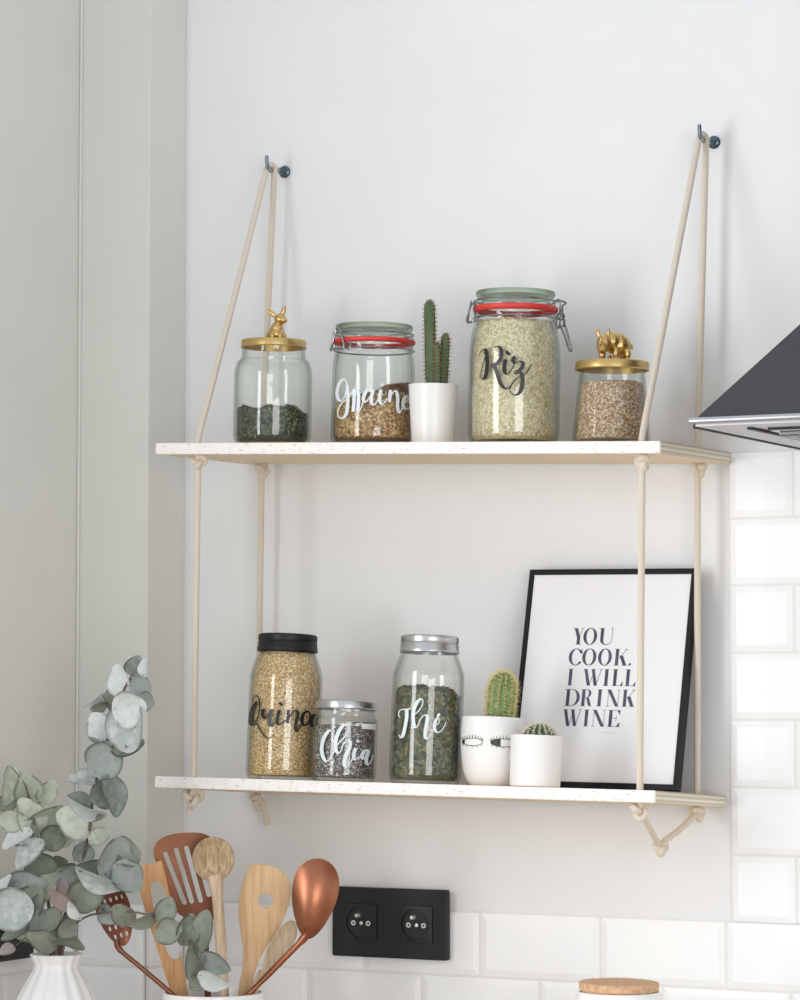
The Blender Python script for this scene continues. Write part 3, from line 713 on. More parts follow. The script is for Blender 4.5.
# ------------------------------------------------------------------ cacti
def pot_mesh(prof, root, m, n=64):
    return MB().add(*lathe(prof, n)).build('pot', m, root)
def soil(root, r, z):
    return MB().add(*lathe([(.0004, z+.002), (r*.5, z+.0015), (r, z), (r, z-.004), (.0004, z-.004)], 40)).build('soil', M['soil'], root)
def cactus(root, name, base, axis, r, h, ribs, m, sm, sp_len, sp_n, rows, dome=.35, body=None, fuzz=1., sr=.00028):
    """ribbed stem with spine clusters along every rib"""
    q = []
    N = 26
    for i in range(N+1):
        t = i/N
        if body: rr = r*body(t)
        else: rr = r*(math.sqrt(max(0, 1-((t-(1-dome))/dome)**2)) if t > 1-dome else (.88+.12*min(1, t*4)))
        q.append((max(rr, .0003), h*t))
    def fr(t, rr, z): return rr*(1-.16*(.5-.5*math.cos(ribs*t)))
    Rm = Vector((0, 0, 1)).rotation_difference(Vector(axis).normalized()).to_matrix().to_4x4(); mx = Matrix.Translation(base) @ Rm
    st = MB().add(*lathe(q, ribs*6, fr), 0, mx).build(name, m, root, sharp=0)
    b = MB(); rnd = random.Random(name+str(h))
    for k in range(ribs):
        a = 2*PI*k/ribs
        for i in range(rows):
            t = (i+.4+.3*(k % 2))/rows
            if t > .995: continue
            r0 = interp([(rr, zz) for rr, zz in q], h*t); r1 = interp([(rr, zz) for rr, zz in q], min(h, h*t+h*.02))
            sl = math.atan2(r0-r1, h*.02); N_ = Vector((math.cos(a)*math.cos(sl), math.sin(a)*math.cos(sl), math.sin(sl)))
            c = Vector((r0*math.cos(a), r0*math.sin(a), h*t))
            for s_ in range(sp_n):
                d = (N_+Vector((rnd.gauss(0, .6), rnd.gauss(0, .6), rnd.gauss(0, .6)))*fuzz).normalized()
                if d.dot(N_) < .1: d = (d+N_).normalized()
                L = sp_len*rnd.uniform(.6, 1.2)
                b.add(*tube([c, c+d*L], [sr, sr*.35], 4), 0, mx)
    b.build('spines', sm, st, smooth=False)
    return st
# tall columns in the plain white pot
p = on_up('potted_cactus', -1.4762, -.125, .024, 'white tapered pot of three tall column cacti beside the grain jar', 'plant', 'potted cacti on the shelf')
pot_mesh([(.0005, 0), (.0215, 0), (.0228, .0012), (.0232, .004), (.0272, .0655), (.0274, .0662), (.0262, .0662), (.0258, .060), (.0005, .060)], p, M['ceramic'])
soil(p, .0256, .0612)
def pt(px, d, z0=.0612): return ((px-432.5)/929, d, z0)
cactus(p, 'cactus_stem', pt(430, -.002), (-.03, 0, 1), .0062, .0990, 6, M['cactus_dark'], M['spine_brown'], .0026, 7, 22, .10)
cactus(p, 'cactus_stem', pt(436.5, -.007), (-.02, 0, 1), .0040, .0520, 6, M['cactus_dark'], M['spine_brown'], .0024, 7, 13, .14)
cactus(p, 'cactus_stem', pt(442.5, .000), (.03, 0, 1), .0049, .0625, 6, M['cactus_dark'], M['spine_brown'], .0026, 7, 16, .14)
# pot with drawn eyes
p = on_lo('potted_cactus', -1.3955, -.148, 'white round-bottomed pot drawn with lashed eyes and a spiny cactus', 'plant', 'potted cacti on the shelf')
pp = [(.0005, 0), (.020, 0), (.0225, .0012), (.0268, .007), (.0300, .016), (.0322, .028), (.0334, .042), (.0335, .060), (.0330, .0722), (.0326, .073), (.0312, .073), (.0308, .066), (.0005, .066)]
pot = pot_mesh(smooth_pts(pp[1:12], 3) and pp, p, M['matte_white'])
soil(p, .0306, .0668)
cactus(p, 'cactus_stem', (.0065, 0, .0668), (.07, 0, 1), .0150, .0555, 14, M['cactus'], M['spine'], .0056, 9, 14, body=lambda t: (.86+.14*math.sin(min(1, t*1.6)*PI/2)) if t < .62 else math.sqrt(max(0, 1-((t-.62)/.38)**2))*.999, fuzz=1., sr=.00022)
RP = lambda z: interp([(r, z_) for r, z_ in pp[1:12]], z)
ff = on_cylinder(455, 660, 6.957, 493.5, 784.5, 942, .0335, 0, RP)
eb = MB()
def eye(cx, cy, rx, ry, x0, x1):
    up = [(cx+rx*math.cos(a), cy-ry*math.sin(a)) for a in [PI*k/12 for k in range(13)]]; dn = [(cx+rx*math.cos(a), cy+ry*math.sin(a)) for a in [PI*k/12 for k in range(13)]]
    strokes_to_mesh(eb, [up, dn], 4, 4, ff, 2)
    for k in range(1, 12, 1):
        x, y = up[k]; d = (x-cx)/rx
        strokes_to_mesh(eb, [[(x, y), (x+d*9, y-24*(.5+.5*(1-abs(d)*.5)))]], 4.5, 4.5, ff, 3)
    for k in range(2, 11, 2):
        x, y = dn[k]; d = (x-cx)/rx
        strokes_to_mesh(eb, [[(x, y), (x+d*5, y+15)]], 4, 4, ff, 3)
    vs, fs = [], []; n_ = 10
    for i in range(n_+1):
        x = x0+(x1-x0)*i/n_; h = ry*math.sqrt(max(0, 1-((x-cx)/rx)**2)); vs += [ff(x, cy+h, 0), ff(x, cy-h, 0)]
    for i in range(n_): fs.append((2*i, 2*i+2, 2*i+3, 2*i+1))
    eb.add(vs, fs)
eye(130, 568, 70, 26, 61, 76); eye(345, 568, 88, 28, 258, 326)
eb.build('drawn_eyes', M['black_vinyl'], pot)
# small ball cactus
p = on_lo('potted_cactus', -1.3325, -.172, 'small plain white pot with a round ball cactus in front of the print', 'plant', 'potted cacti on the shelf')
pot_mesh([(.0005, 0), (.0252, 0), (.0262, .001), (.0266, .004), (.0273, .053), (.0270, .0538), (.0258, .0538), (.0255, .048), (.0005, .048)], p, M['matte_white'])
soil(p, .0253, .0485)
cactus(p, 'cactus_ball', (.003, 0, .0455), (0, 0, 1), .0190, .0210, 16, M['cactus_dark'], M['spine_white'], .0036, 8, 9, body=lambda t: math.sqrt(max(0, 1-t*t))*.999+.001, fuzz=1., sr=.0003)

# ------------------------------------------------------------------ leaning print
tilt = math.atan2(.053, .238)
fr_ = bpy.data.objects.new('picture_frame', None); COL.objects.link(fr_); fr_.empty_display_size = .05
tag(fr_, 'black framed typographic print leaning against the wall on the shelf', 'picture')
fz = lo_z(-1.3085, -.0705)
fr_.matrix_world = Matrix.Translation((-1.3103, -.0705, fz+.0024)) @ Matrix.Rotation(.0107, 4, 'Y') @ Matrix.Rotation(-tilt, 4, 'X')
FW, FH, FD = .0988, .2425, .012
def mitre(inner, outer, y0, y1):
    (ax, az0, bx, bz), (cx, cz, dx, dz) = outer, inner
    o = [(ax, az0), (bx, az0), (bx, bz), (ax, bz)]; i = [(cx, cz), (dx, cz), (dx, dz), (cx, dz)]
    vs = [(x, y0, z) for x, z in o]+[(x, y0, z) for x, z in i]+[(x, y1, z) for x, z in o]+[(x, y1, z) for x, z in i]; fs = []
    for k in range(4):
        n = (k+1) % 4
        fs += [(k, n, 4+n, 4+k), (8+k, 12+k, 12+n, 8+n), (k, 8+k, 8+n, n), (4+k, 4+n, 12+n, 12+k)]
    return vs, fs
MB().add(*mitre((-FW+.0050, .0060, FW-.0050, FH-.0060), (-FW, 0, FW, FH), -FD/2, FD/2)).build('moulding', M['black_gloss'], fr_, smooth=False)
MB().add(*box(-FW+.004, FW-.004, -.0005, .0068, .004, FH-.004)).build('backing', M['black_gloss'], fr_, smooth=False)
pr_ = MB().add([(-FW+.0056, -.0042, .006), (FW-.0056, -.0042, .006), (FW-.0056, -.0042, FH-.006), (-FW+.0056, -.0042, FH-.006), (-FW+.0056, -.001, .006), (FW-.0056, -.001, .006), (FW-.0056, -.001, FH-.006), (-FW+.0056, -.001, FH-.006)],
               [(0, 1, 2, 3), (4, 7, 6, 5), (0, 4, 5, 1), (1, 5, 6, 2), (2, 6, 7, 3), (3, 7, 4, 0)]).build('print', M['paper'], fr_, smooth=False)
GLY = MB()
def G(pts, y=-.0045): GLY.add([(x, y, z) for x, z in pts], [tuple(range(len(pts)))])
def glyph(c, x0, x1, z0, z1):
    H = z1-z0; W = x1-x0; s = .0037; h = .00045; sf = .0007
    X = lambda u: x0+u*W; Z = lambda v: z0+v*H
    def vbar(xa, w=s): G([(xa, z0), (xa+w, z0), (xa+w, z1), (xa, z1)])
    def hbar(xa, xb, z, t=h): G([(xa, z), (xb, z), (xb, z+t), (xa, z+t)])
    def para(xa, za, xb, zb, w): G([(xa-w/2, za), (xa+w/2, za), (xb+w/2, zb), (xb-w/2, zb)])
    def arc(cx, cz, rx, rz, irx, irz, a0, a1, ioff=0., n=26):
        for k in range(n):
            t0 = a0+(a1-a0)*k/n; t1 = a0+(a1-a0)*(k+1)/n
            G([(cx+rx*math.cos(t0), cz+rz*math.sin(t0)), (cx+rx*math.cos(t1), cz+rz*math.sin(t1)), (cx+ioff+irx*math.cos(t1), cz+irz*math.sin(t1)), (cx+ioff+irx*math.cos(t0), cz+irz*math.sin(t0))])
    if c == '.': arc((x0+x1)/2, z0+.0014, .0014, .0014, 0, 0, 0, 2*PI); return
    if c == 'O': arc(X(.5), Z(.5), W/2, H/2+.0003, W/2-s, H/2-h, 0, 2*PI)
    elif c == 'C':
        arc(X(.55), Z(.5), W*.55, H/2+.0003, W*.55-s, H/2-h, .75, 2*PI-.6); hbar(X(.82), x1, Z(.72), .003); G([(X(.93), Z(.68)), (X(.97), Z(.68)), (X(.97), Z(1)), (X(.93), Z(1))])
    elif c == 'I': vbar((x0+x1)/2-s/2); hbar(x0, x1, z0); hbar(x0, x1, z1-h)
    elif c == 'Y':
        para(X(.30), z1, X(.58), Z(.42), s*1.05); para(X(.92), z1, X(.6), Z(.42), h*1.4); G([(X(.58)-s/2, z0), (X(.58)+s/2, z0), (X(.58)+s/2, Z(.45)), (X(.58)-s/2, Z(.45))]); hbar(X(.05), X(.5), z1-h); hbar(X(.78), X(1.05), z1-h); hbar(X(.35), X(.85), z0)
    elif c == 'U':
        G([(X(.1), Z(.3)), (X(.1)+s, Z(.3)), (X(.1)+s, z1), (X(.1), z1)]); cx = (X(.1)+x1)/2; rx = (x1-X(.1))/2
        arc(cx, Z(.3), rx, H*.3+.0003, rx-s, H*.3-h, PI, PI*1.5); arc(cx, Z(.3), rx, H*.3+.0003, rx-h, H*.3-h, PI*1.5, 2*PI)
        G([(x1-h, Z(.3)), (x1, Z(.3)), (x1, z1), (x1-h, z1)]); hbar(x0-.0003, X(.1)+s+.001, z1-h); hbar(x1-.0018, x1+.0013, z1-h)
    elif c == 'K':
        vbar(X(.1)); para(X(.98), z1, X(.42), Z(.45), h*1.5); para(X(.55), Z(.6), X(.88), z0, s*1.1); hbar(x0, X(.1)+s+.0008, z0); hbar(x0, X(.1)+s+.0008, z1-h); hbar(X(.78), X(1.08), z1-h); hbar(X(.62), X(1.1), z0)
    elif c == 'W':
        para(X(.12), z1, X(.33), z0, s); para(X(.60), z1, X(.36), z0, h*1.4); para(X(.52), z1, X(.70), z0, s); para(X(.97), z1, X(.72), z0, h*1.4); hbar(x0-.0003, X(.27), z1-h); hbar(X(.42), X(.66), z1-h); hbar(X(.85), X(1.04), z1-h)
    elif c == 'L':
        vbar(X(.12)); hbar(x0, x1, z0); hbar(x0, X(.12)+s+.001, z1-h); G([(x1-h, z0), (x1, z0), (x1, Z(.3)), (X(.78), z0+h)])
    elif c == 'D':
        vbar(X(.1)); hbar(x0, X(.5), z0); hbar(x0, X(.5), z1-h); arc(X(.45), Z(.5), W*.55, H/2, W*.55-s, H/2-h, -PI/2, PI/2)
    elif c == 'R':
        vbar(X(.1)); hbar(x0, X(.1)+s+.0008, z0); hbar(x0, X(.55), z1-h); hbar(X(.3), X(.55), Z(.5)); arc(X(.55), Z(.76), W*.36, H*.245, W*.36-s*.8, H*.245-h, -PI/2, PI/2); para(X(.62), Z(.5), X(.84), z0+.0006, s*.9); hbar(X(.75), X(1.05), z0)
    elif c == 'N':
        G([(X(.1), z0), (X(.1)+h, z0), (X(.1)+h, z1), (X(.1), z1)]); G([(X(.92), z0), (X(.92)+h, z0), (X(.92)+h, z1), (X(.92), z1)]); para(X(.16), z1, X(.86), z0, s*1.1); hbar(x0-.0004, X(.25), z0); hbar(X(-.05), X(.2), z1-h); hbar(X(.78), X(1.06), z1-h)
    elif c == 'E':
        vbar(X(.1)); hbar(x0, x1, z0); hbar(x0, x1, z1-h); hbar(X(.3), X(.72), Z(.5)); G([(x1-h, z0), (x1, z0), (x1, Z(.3)), (X(.75), z0+h)]); G([(x1-h, Z(.72)), (x1, Z(.72)), (x1, z1), (X(.75), z1-h)]); G([(X(.72)-h, Z(.36)), (X(.72), Z(.36)), (X(.72), Z(.66)), (X(.72)-h, Z(.66))])
TXT = [([('Y', -.0318, -.0185), ('O', -.0185, -.0022), ('U', .0002, .0158)], .1591, .1775),
 ([('C', -.0335, -.0178), ('O', -.0174, -.0008), ('O', .0013, .0175), ('K', .0203, .0351), ('.', .0379, .0407)], .1360, .1544),
 ([('I', -.0324, -.0262), ('W', -.0143, .0075), ('I', .0104, .0162), ('L', .0202, .0328), ('L', .0352, .0478)], .1134, .1318),
 ([('D', -.0335, -.0158), ('R', -.0147, -.0014), ('I', .0047, .0105), ('N', .0159, .0306), ('K', .0340, .0480)], .0907, .1093),
 ([('W', -.0338, -.0125), ('I', -.0088, -.0029), ('N', .0011, .0160), ('E', .0193, .0335)], .0684, .0868)]
for row, z0, z1 in TXT:
    for c, a, b_ in row: glyph(c, a-.0085, b_-.0085, z0-.0012, z1-.0012)
GLY.build('lettering', M['ink'], pr_, smooth=False)['label'] = 'black serif capitals reading YOU COOK. I WILL DRINK WINE'
GLY = MB(); G([(.0060, .0605), (.0210, .0605), (.0210, .0610), (.0060, .0610)])
GLY.build('caption', M['ink_pale'], pr_, smooth=False)

# ------------------------------------------------------------------ range hood
hx0, hx1, hy0, hz = -1.047, -.447, -.45, 1.6612
h = thing('range_hood', (hx0, -.001, hz), 'dark grey pyramid range hood with a steel rim on the wall', 'range hood')
HW, HD, HH = hx1-hx0, .449, .226
def frustum(b0, b1, z0, z1):
    vs = [(b0[0], b0[2], z0), (b0[1], b0[2], z0), (b0[1], b0[3], z0), (b0[0], b0[3], z0), (b1[0], b1[2], z1), (b1[1], b1[2], z1), (b1[1], b1[3], z1), (b1[0], b1[3], z1)]
    return vs, [(0, 1, 5, 4), (1, 2, 6, 5), (2, 3, 7, 6), (3, 0, 4, 7), (4, 5, 6, 7), (3, 2, 1, 0)]
MB().add(*frustum((.006, HW-.006, -HD+.006, 0), (.18, HW-.18, -.25, 0), .0062, HH)).build('canopy', M['hood'], h, smooth=False)
MB().add(*box(.18, HW-.18, -.25, 0, HH, HH+.65, .002)).build('chimney', M['hood'], h, smooth=False)
b = MB(); R_ = .0031
for a, c in (((R_, -HD+R_, .0040), (HW-R_, -HD+R_, .0040)), ((R_, -HD+R_, .0040), (R_, -.004, .0040)), ((HW-R_, -HD+R_, .0040), (HW-R_, -.004, .0040))):
    b.add(*tube([a, c], R_, 14))
b.add(*ellipsoid((R_, -HD+R_, .0040), (R_, R_, R_)))
b.build('rim', M['brushed'], h)
MB().add(*box(.006, HW-.006, -HD+.006, 0, -.001, .004)).build('base_panel', M['grey_panel'], h, smooth=False)
MB().add(*box(.0008, .0052, -HD+.012, -.002, -.0022, .001, .0006)).build('shadow_gap', M['seam'], h, smooth=False)  # dark strip standing in for the shadow gap along the left rim
flt = MB().add(*box(.062, .32, -.396, -.06, -.004, -.0008, .001)).build('grease_filter', M['brushed'], h, smooth=False)
b = MB().add(*box(.046, .0515, -.414, -.05, -.0032, -.0008)); b.add(*box(.062, .325, -.402, -.397, -.0032, -.0008)); b.build('filter_slot', M['seam'], h, smooth=False)
MB().add(*tube([(.070, -.388, -.006), (.30, -.388, -.006)], .0035, 10)).add(*tube([(.070, -.388, -.006), (.070, -.07, -.006)], .0022, 10)).build('filter_handle', M['wire'], flt)

# ------------------------------------------------------------------ wall sockets
def socket(loc, rz, W, H, centers, label, cat='socket'):
    t = thing('wall_socket', loc, label, cat, rz, group='black wall sockets')
    bm = bmesh.new()
    MB().add(*box(-W/2, W/2, -.0105, -.0, -H/2, H/2, .0022, 3)).build('cover_plate', M['socket'], t, smooth=False)
    for cx in centers:
        s = .0205
        fr = [(-s, -s), (s, -s), (s, s), (-s, s)]
        sq = []
        N = 40
        for k in range(N):
            a = 2*PI*k/N-3*PI/4; c_, s_ = math.cos(a), math.sin(a); m_ = max(abs(c_), abs(s_)); sq.append((s*c_/m_, s*s_/m_))
        ci = [(.0178*math.cos(2*PI*k/N-3*PI/4), .0178*math.sin(2*PI*k/N-3*PI/4)) for k in range(N)]
        rings = [[(x+cx, -.0106, z) for x, z in [(x*1.02, z*1.02) for x, z in sq]], [(x+cx, -.0122, z) for x, z in sq], [(x+cx, -.0126, z) for x, z in ci], [(x*.97+cx, -.0108, z*.97) for x, z in ci], [(x*.94+cx, -.0108, z*.94) for x, z in ci]]
        vs = [p for r in rings for p in r]; fs = []
        for i in range(4):
            for k in range(N): fs.append((i*N+k, i*N+(k+1) % N, (i+1)*N+(k+1) % N, (i+1)*N+k))
        fs.append(tuple(4*N+k for k in range(N)))
        ins = MB().add(vs, fs).build('socket_insert', M['socket_in'], t, smooth=False)
        MB().add(*lathe([(.0003, .0072), (.0017, .0068), (.0025, .0055), (.0025, 0)], 16), 0, Matrix.Translation((cx-.003, -.0108, .0078)) @ Matrix.Rotation(PI/2, 4, 'X')).build('earth_pin', M['contact'], ins)
        for dx in (-.0095, .0095):
            MB().add(*lathe([(.0015, .0009), (.0029, .0009), (.0029, 0), (.0014, 0), (.0015, .0009)], 18), 0, Matrix.Translation((cx+dx, -.0108, -.001)) @ Matrix.Rotation(PI/2, 4, 'X')).build('contact_hole', M['contact'], ins)
        MB().add(*lathe([(.0003, .0014), (.0019, .0011), (.0023, 0)], 14), 0, Matrix.Translation((cx+.0005, -.0108, -.001)) @ Matrix.Rotation(PI/2, 4, 'X')).build('screw', M['contact'], ins)
socket((-1.5868, -.0064, 1.1513), 0, .146, .0785, (-.0352, .0352), 'black double wall socket on the tiles below the shelf')
socket((LX+.0068, -.231, 1.1512), PI/2, .080, .0785, (0,), 'black wall socket half hidden behind the eucalyptus leaves')

# ------------------------------------------------------------------ worktop group: crock with utensils
cxk, cyk, KS = -1.6775, -.25, 932
AK = az(cxk, cyk)
RZ_ = 1.0912                                  # rim height of the crock
cr = thing('utensil_crock', (cxk, cyk, CTOP+.0006), 'white ceramic crock holding wooden and copper utensils', 'pot', AK)
Hc = RZ_-CTOP-.0006
MB().add(*lathe([(.0005, 0), (.049, 0), (.0515, .0015), (.0535, .008), (.0542, .03), (.0542, Hc-.002), (.0538, Hc-.0005), (.0528, Hc), (.0515, Hc-.0008), (.0510, Hc-.003), (.0508, .010), (.049, .006), (.0005, .005)], 72)).build('crock_body', M['ceramic'], cr)
def U(px, py): return ((px-213)/KS, (992-py)/KS)         # design grid -> metres from rim centre
def ut(name, depth, label, group='kitchen utensils in the crock', tip=0.):
    t = thing(name, Vector((cxk, cyk, RZ_))+Matrix.Rotation(AK, 3, 'Z') @ Vector((0, depth, 0)), label, 'utensil', AK, None, group)
    return t
def W8(x, y): return U(90+x/3.077, 820+y/3.077)
def rounded(poly, sub=5): return smooth_pts(poly, sub, True)
# copper slotted turner (back)
t = ut('slotted_turner', .0335, 'copper slotted turner with rounded corners at the back of the crock')
ol = rounded([W8(*p) for p in [(192, 108), (205, 72), (245, 52), (300, 46), (350, 50), (385, 78), (395, 130), (392, 220), (384, 292), (330, 296), (275, 300), (240, 250), (212, 170)]])
def slot(a, b_, w):
    a, b_ = Vector(W8(*a)), Vector(W8(*b_)); t_ = math.atan2(b_.y-a.y, b_.x-a.x); w = w/2/KS/3.077
    return [(b_.x+w*math.cos(t_+q), b_.y+w*math.sin(t_+q)) for q in [-PI/2+PI*k/8 for k in range(9)]]+[(a.x+w*math.cos(t_+q), a.y+w*math.sin(t_+q)) for q in [PI/2+PI*k/8 for k in range(9)]]
sl = [slot(*q) for q in (((229, 112), (288, 262), 15), ((262, 99), (311, 258), 15), ((294, 94), (339, 256), 15), ((328, 104), (364, 238), 15))]
MB().add(*plate(ol, sl, .0016, lambda x, y, z: (x, y-.5*(x+.02)**2, z), .0004)).build('blade', M['copper_brown'], t, smooth=False)
x0, z0 = W8(330, 294); x1, z1 = W8(352, 330); x2, z2 = W8(362, 530)
MB().add(*plate([W8(*p) for p in [(272, 300), (384, 292), (378, 318), (366, 330), (344, 330), (318, 318)]], [], .0016, lambda x, y, z: (x, y-.0022*(1 if 0 else (z0-z)/.012), z), .0004)).add(*tube([(x1-.0005, -.0012, z1+.003), (x1+.001, .0, z1-.02), (x2, .001, z2), (x2+.002, -.001, -.105)], [.0032, .0034, .0034, .0034], 12)).build('handle', M['copper_brown'], t)
# wooden turner with round hole
t = ut('wooden_turner', .0215, 'pale wooden turner with a round hole in its blade')
ol = rounded([W8(*p) for p in [(488, 150), (500, 142), (545, 146), (585, 160), (612, 190), (620, 216), (612, 270), (590, 325), (558, 375), (528, 425), (508, 480), (498, 540), (486, 720), (476, 850), (448, 850), (448, 720), (456, 540), (468, 470), (470, 400), (462, 345), (457, 290), (464, 220)]], 4)
MB().add(*plate(ol, [circ(*W8(540, 255), .0081)], .006, None, .0012)).build('turner_body', M['beech'], t, smooth=True)
# wooden spatula with oblong hole
t = ut('wooden_spatula', .0125, 'thick brown wooden spatula with an oblong hole')
ol = [W8(*p) for p in [(131, 152), (218, 128), (232, 180), (262, 330), (300, 525), (348, 760), (332, 850), (306, 850), (288, 760), (246, 525), (180, 320)]]
ho = smooth_pts([W8(*p) for p in [(188, 200), (210, 192), (232, 226), (250, 290), (266, 360), (276, 408), (268, 432), (244, 424), (222, 372), (202, 300), (186, 232)]], 3, True)
MB().add(*plate(ol, [ho], .0062, None, .0009)).build('spatula_body', M['beech_warm'], t, smooth=True)
# spoon bowls
def spoon_bowl(mb, c, rx, rz, ang, depth, th, tipk=0., n=18, mx_holes=None, cave=1):
    """thick shell bowl; long axis turned by ang in the local x-z plane; cave=+1 hollow to the viewer"""
    vs, fs = [], []; m = 40; ca, sa = math.cos(ang), math.sin(ang)
    def P(i, k, off):
        q = i/n; t = 2*PI*k/m; e = rx*q*math.cos(t)*(1-tipk*q*math.sin(t)); f_ = rz*q*math.sin(t)
        d = cave*depth*(1-q*q)+off
        return (c[0]+e*ca-f_*sa, c[1]+d, c[2]+e*sa+f_*ca)
    for side in (0, 1):
        for i in range(1, n+1):
            for k in range(m): vs.append(P(i, k, (-th/2 if side == 0 else th/2)))
    o2 = n*m
    for side, o in ((0, 0), (1, o2)):
        for i in range(n-1):
            for k in range(m):
                a, b_ = o+i*m+k, o+i*m+(k+1) % m; f_ = (a, b_, b_+m, a+m)
                fs.append(f_ if side == 0 else f_[::-1])
        fs.append(tuple(o+k for k in range(m)) if side else tuple(o+k for k in range(m))[::-1])
    for k in range(m):
        a, b_ = (n-1)*m+k, (n-1)*m+(k+1) % m; fs.append((a, b_, b_+o2, a+o2))
    mb.add(vs, fs)
def pierced(name, c, ang):
    # brown copper sheet with staggered elongated holes through it
    q = NT(name); b_ = q.b; b_.inputs['Base Color'].default_value = lin((132, 80, 62)); b_.inputs['Metallic'].default_value = .6; b_.inputs['Roughness'].default_value = .38
    def mth(op, a, b2=None, c2=None):
        m_ = q.n('ShaderNodeMath', operation=op)
        for i_, v_ in enumerate((a, b2, c2)):
            if v_ is None: continue
            if isinstance(v_, (int, float)): m_.inputs[i_].default_value = v_
            else: q.l(v_, m_.inputs[i_])
        return m_.outputs[0]
    tc = q.n('ShaderNodeTexCoord'); sp = q.n('ShaderNodeSeparateXYZ'); q.l(tc.outputs['Object'], sp.inputs[0])
    X, Z = mth('SUBTRACT', sp.outputs['X'], c[0]), mth('SUBTRACT', sp.outputs['Z'], c[1])
    u = mth('ADD', mth('MULTIPLY', X, math.cos(ang)), mth('MULTIPLY', Z, math.sin(ang))); v_ = mth('SUBTRACT', mth('MULTIPLY', Z, math.cos(ang)), mth('MULTIPLY', X, math.sin(ang)))
    row = mth('FLOOR', mth('DIVIDE', v_, .0098)); fv = mth('FRACT', mth('DIVIDE', v_, .0098))
    fu = mth('FRACT', mth('ADD', mth('DIVIDE', u, .0064), mth('MULTIPLY', row, .5)))
    d2 = mth('ADD', mth('POWER', mth('MULTIPLY', mth('SUBTRACT', fu, .5), 1/.19), 2), mth('POWER', mth('MULTIPLY', mth('SUBTRACT', fv, .5), 1/.26), 2))
    e2 = mth('ADD', mth('POWER', mth('DIVIDE', u, .0150), 2), mth('POWER', mth('DIVIDE', v_, .031), 2))
    hole = mth('MULTIPLY', mth('LESS_THAN', d2, 1), mth('LESS_THAN', e2, 1))
    tr = q.n('ShaderNodeBsdfTransparent'); mx = q.n('ShaderNodeMixShader'); q.l(hole, mx.inputs[0]); q.l(b_.outputs[0], mx.inputs[1]); q.l(tr.outputs[0], mx.inputs[2]); q.l(mx.outputs[0], q.out.inputs['Surface'])
    return q.m
# small wooden spoon leaning right
t = ut('wooden_spoon', .0055, 'small grey wooden spoon leaning right behind the copper ladle')
b = MB(); c = W8(583, 398); spoon_bowl(b, (c[0], 0, c[1]), .0118, .033, -.50, .004, .0028, -.10)
b.build('spoon_bowl', M['oak_pale'], t)
e = W8(535, 470); g = W8(500, 530); MB().add(*tube([(e[0], .001, e[1]), (g[0], .001, g[1]), (g[0]-.035, .001, g[1]-.068)], [.0055, .0038, .0030], 12)).build('handle', M['oak_pale'], t)
# round wooden spoon
t = ut('wooden_spoon', -.0050, 'wooden spoon with a round hollow bowl standing upright in the crock')
b = MB(); c = W8(378, 122); spoon_bowl(b, (c[0], 0, c[1]), .0222, .0232, 0, .008, .0045)
b.add(*tube([(c[0]+.0215*math.cos(a), 0, c[1]+.0225*math.sin(a)) for a in [2*PI*k/40 for k in range(40)]], .0014, 8, True))
b.build('spoon_bowl', M['grey_wood'], t)
MB().add(*tube(smooth_pts([(W8(380, 170)[0], .004, W8(380, 170)[1]), (W8(387, 205)[0], .001, W8(387, 205)[1]), (W8(396, 300)[0], 0, W8(396, 300)[1]), (W8(412, 525)[0], 0, W8(412, 525)[1]), (W8(436, 860)[0], 0, W8(436, 860)[1])], 6), [.0035, .0062, .0082, .0086, .0084, .0080, .0076, .0071, .0066]+[.0060]*7+[.0055]*9, 14)).build('handle', M['oak_pale'], t)
# perforated copper spoon
t = ut('perforated_spoon', -.0130, 'brown copper spoon with pierced holes leaning left behind the leaves')
b = MB(); c = W8(76, 285); spoon_bowl(b, (c[0], 0, c[1]), .0182, .036, .30, .007, .0012, -.18)
b.build('spoon_bowl', pierced('pierced_brown_copper', c, .30), t)
e = W8(88, 385); g = W8(245, 528); MB().add(*tube(smooth_pts([(e[0]-.002, .002, e[1]+.006), (e[0]+.002, .0005, e[1]-.004), (W8(160, 452)[0], 0, W8(160, 452)[1]), (g[0]+.0015, 0, g[1]), (g[0]+.072, 0, g[1]-.062)], 5), [.0032]*6+[.0026]*15, 10)).build('handle', M['copper_brown'], t)
# copper ladle spoon
t = ut('copper_spoon', -.0240, 'large shiny copper serving spoon leaning right over the wall socket')
b = MB(); c = W8(686, 240); spoon_bowl(b, (c[0], -.004, c[1]), .0240, .0432, -.16, .012, .0014, -.30, 22, cave=-1)
b.build('spoon_bowl', M['copper'], t)
e = W8(662, 350); g = W8(492, 525); MB().add(*tube(smooth_pts([(e[0]+.002, -.006, e[1]+.010), (e[0]-.001, -.002, e[1]-.002), (W8(600, 418)[0], 0, W8(600, 418)[1]), (g[0], 0, g[1]), (g[0]-.068, 0, g[1]-.064)], 5), [.0058]*3+[.0046]*4+[.0034]*7+[.003]*7, 12)).build('handle', M['copper'], t)

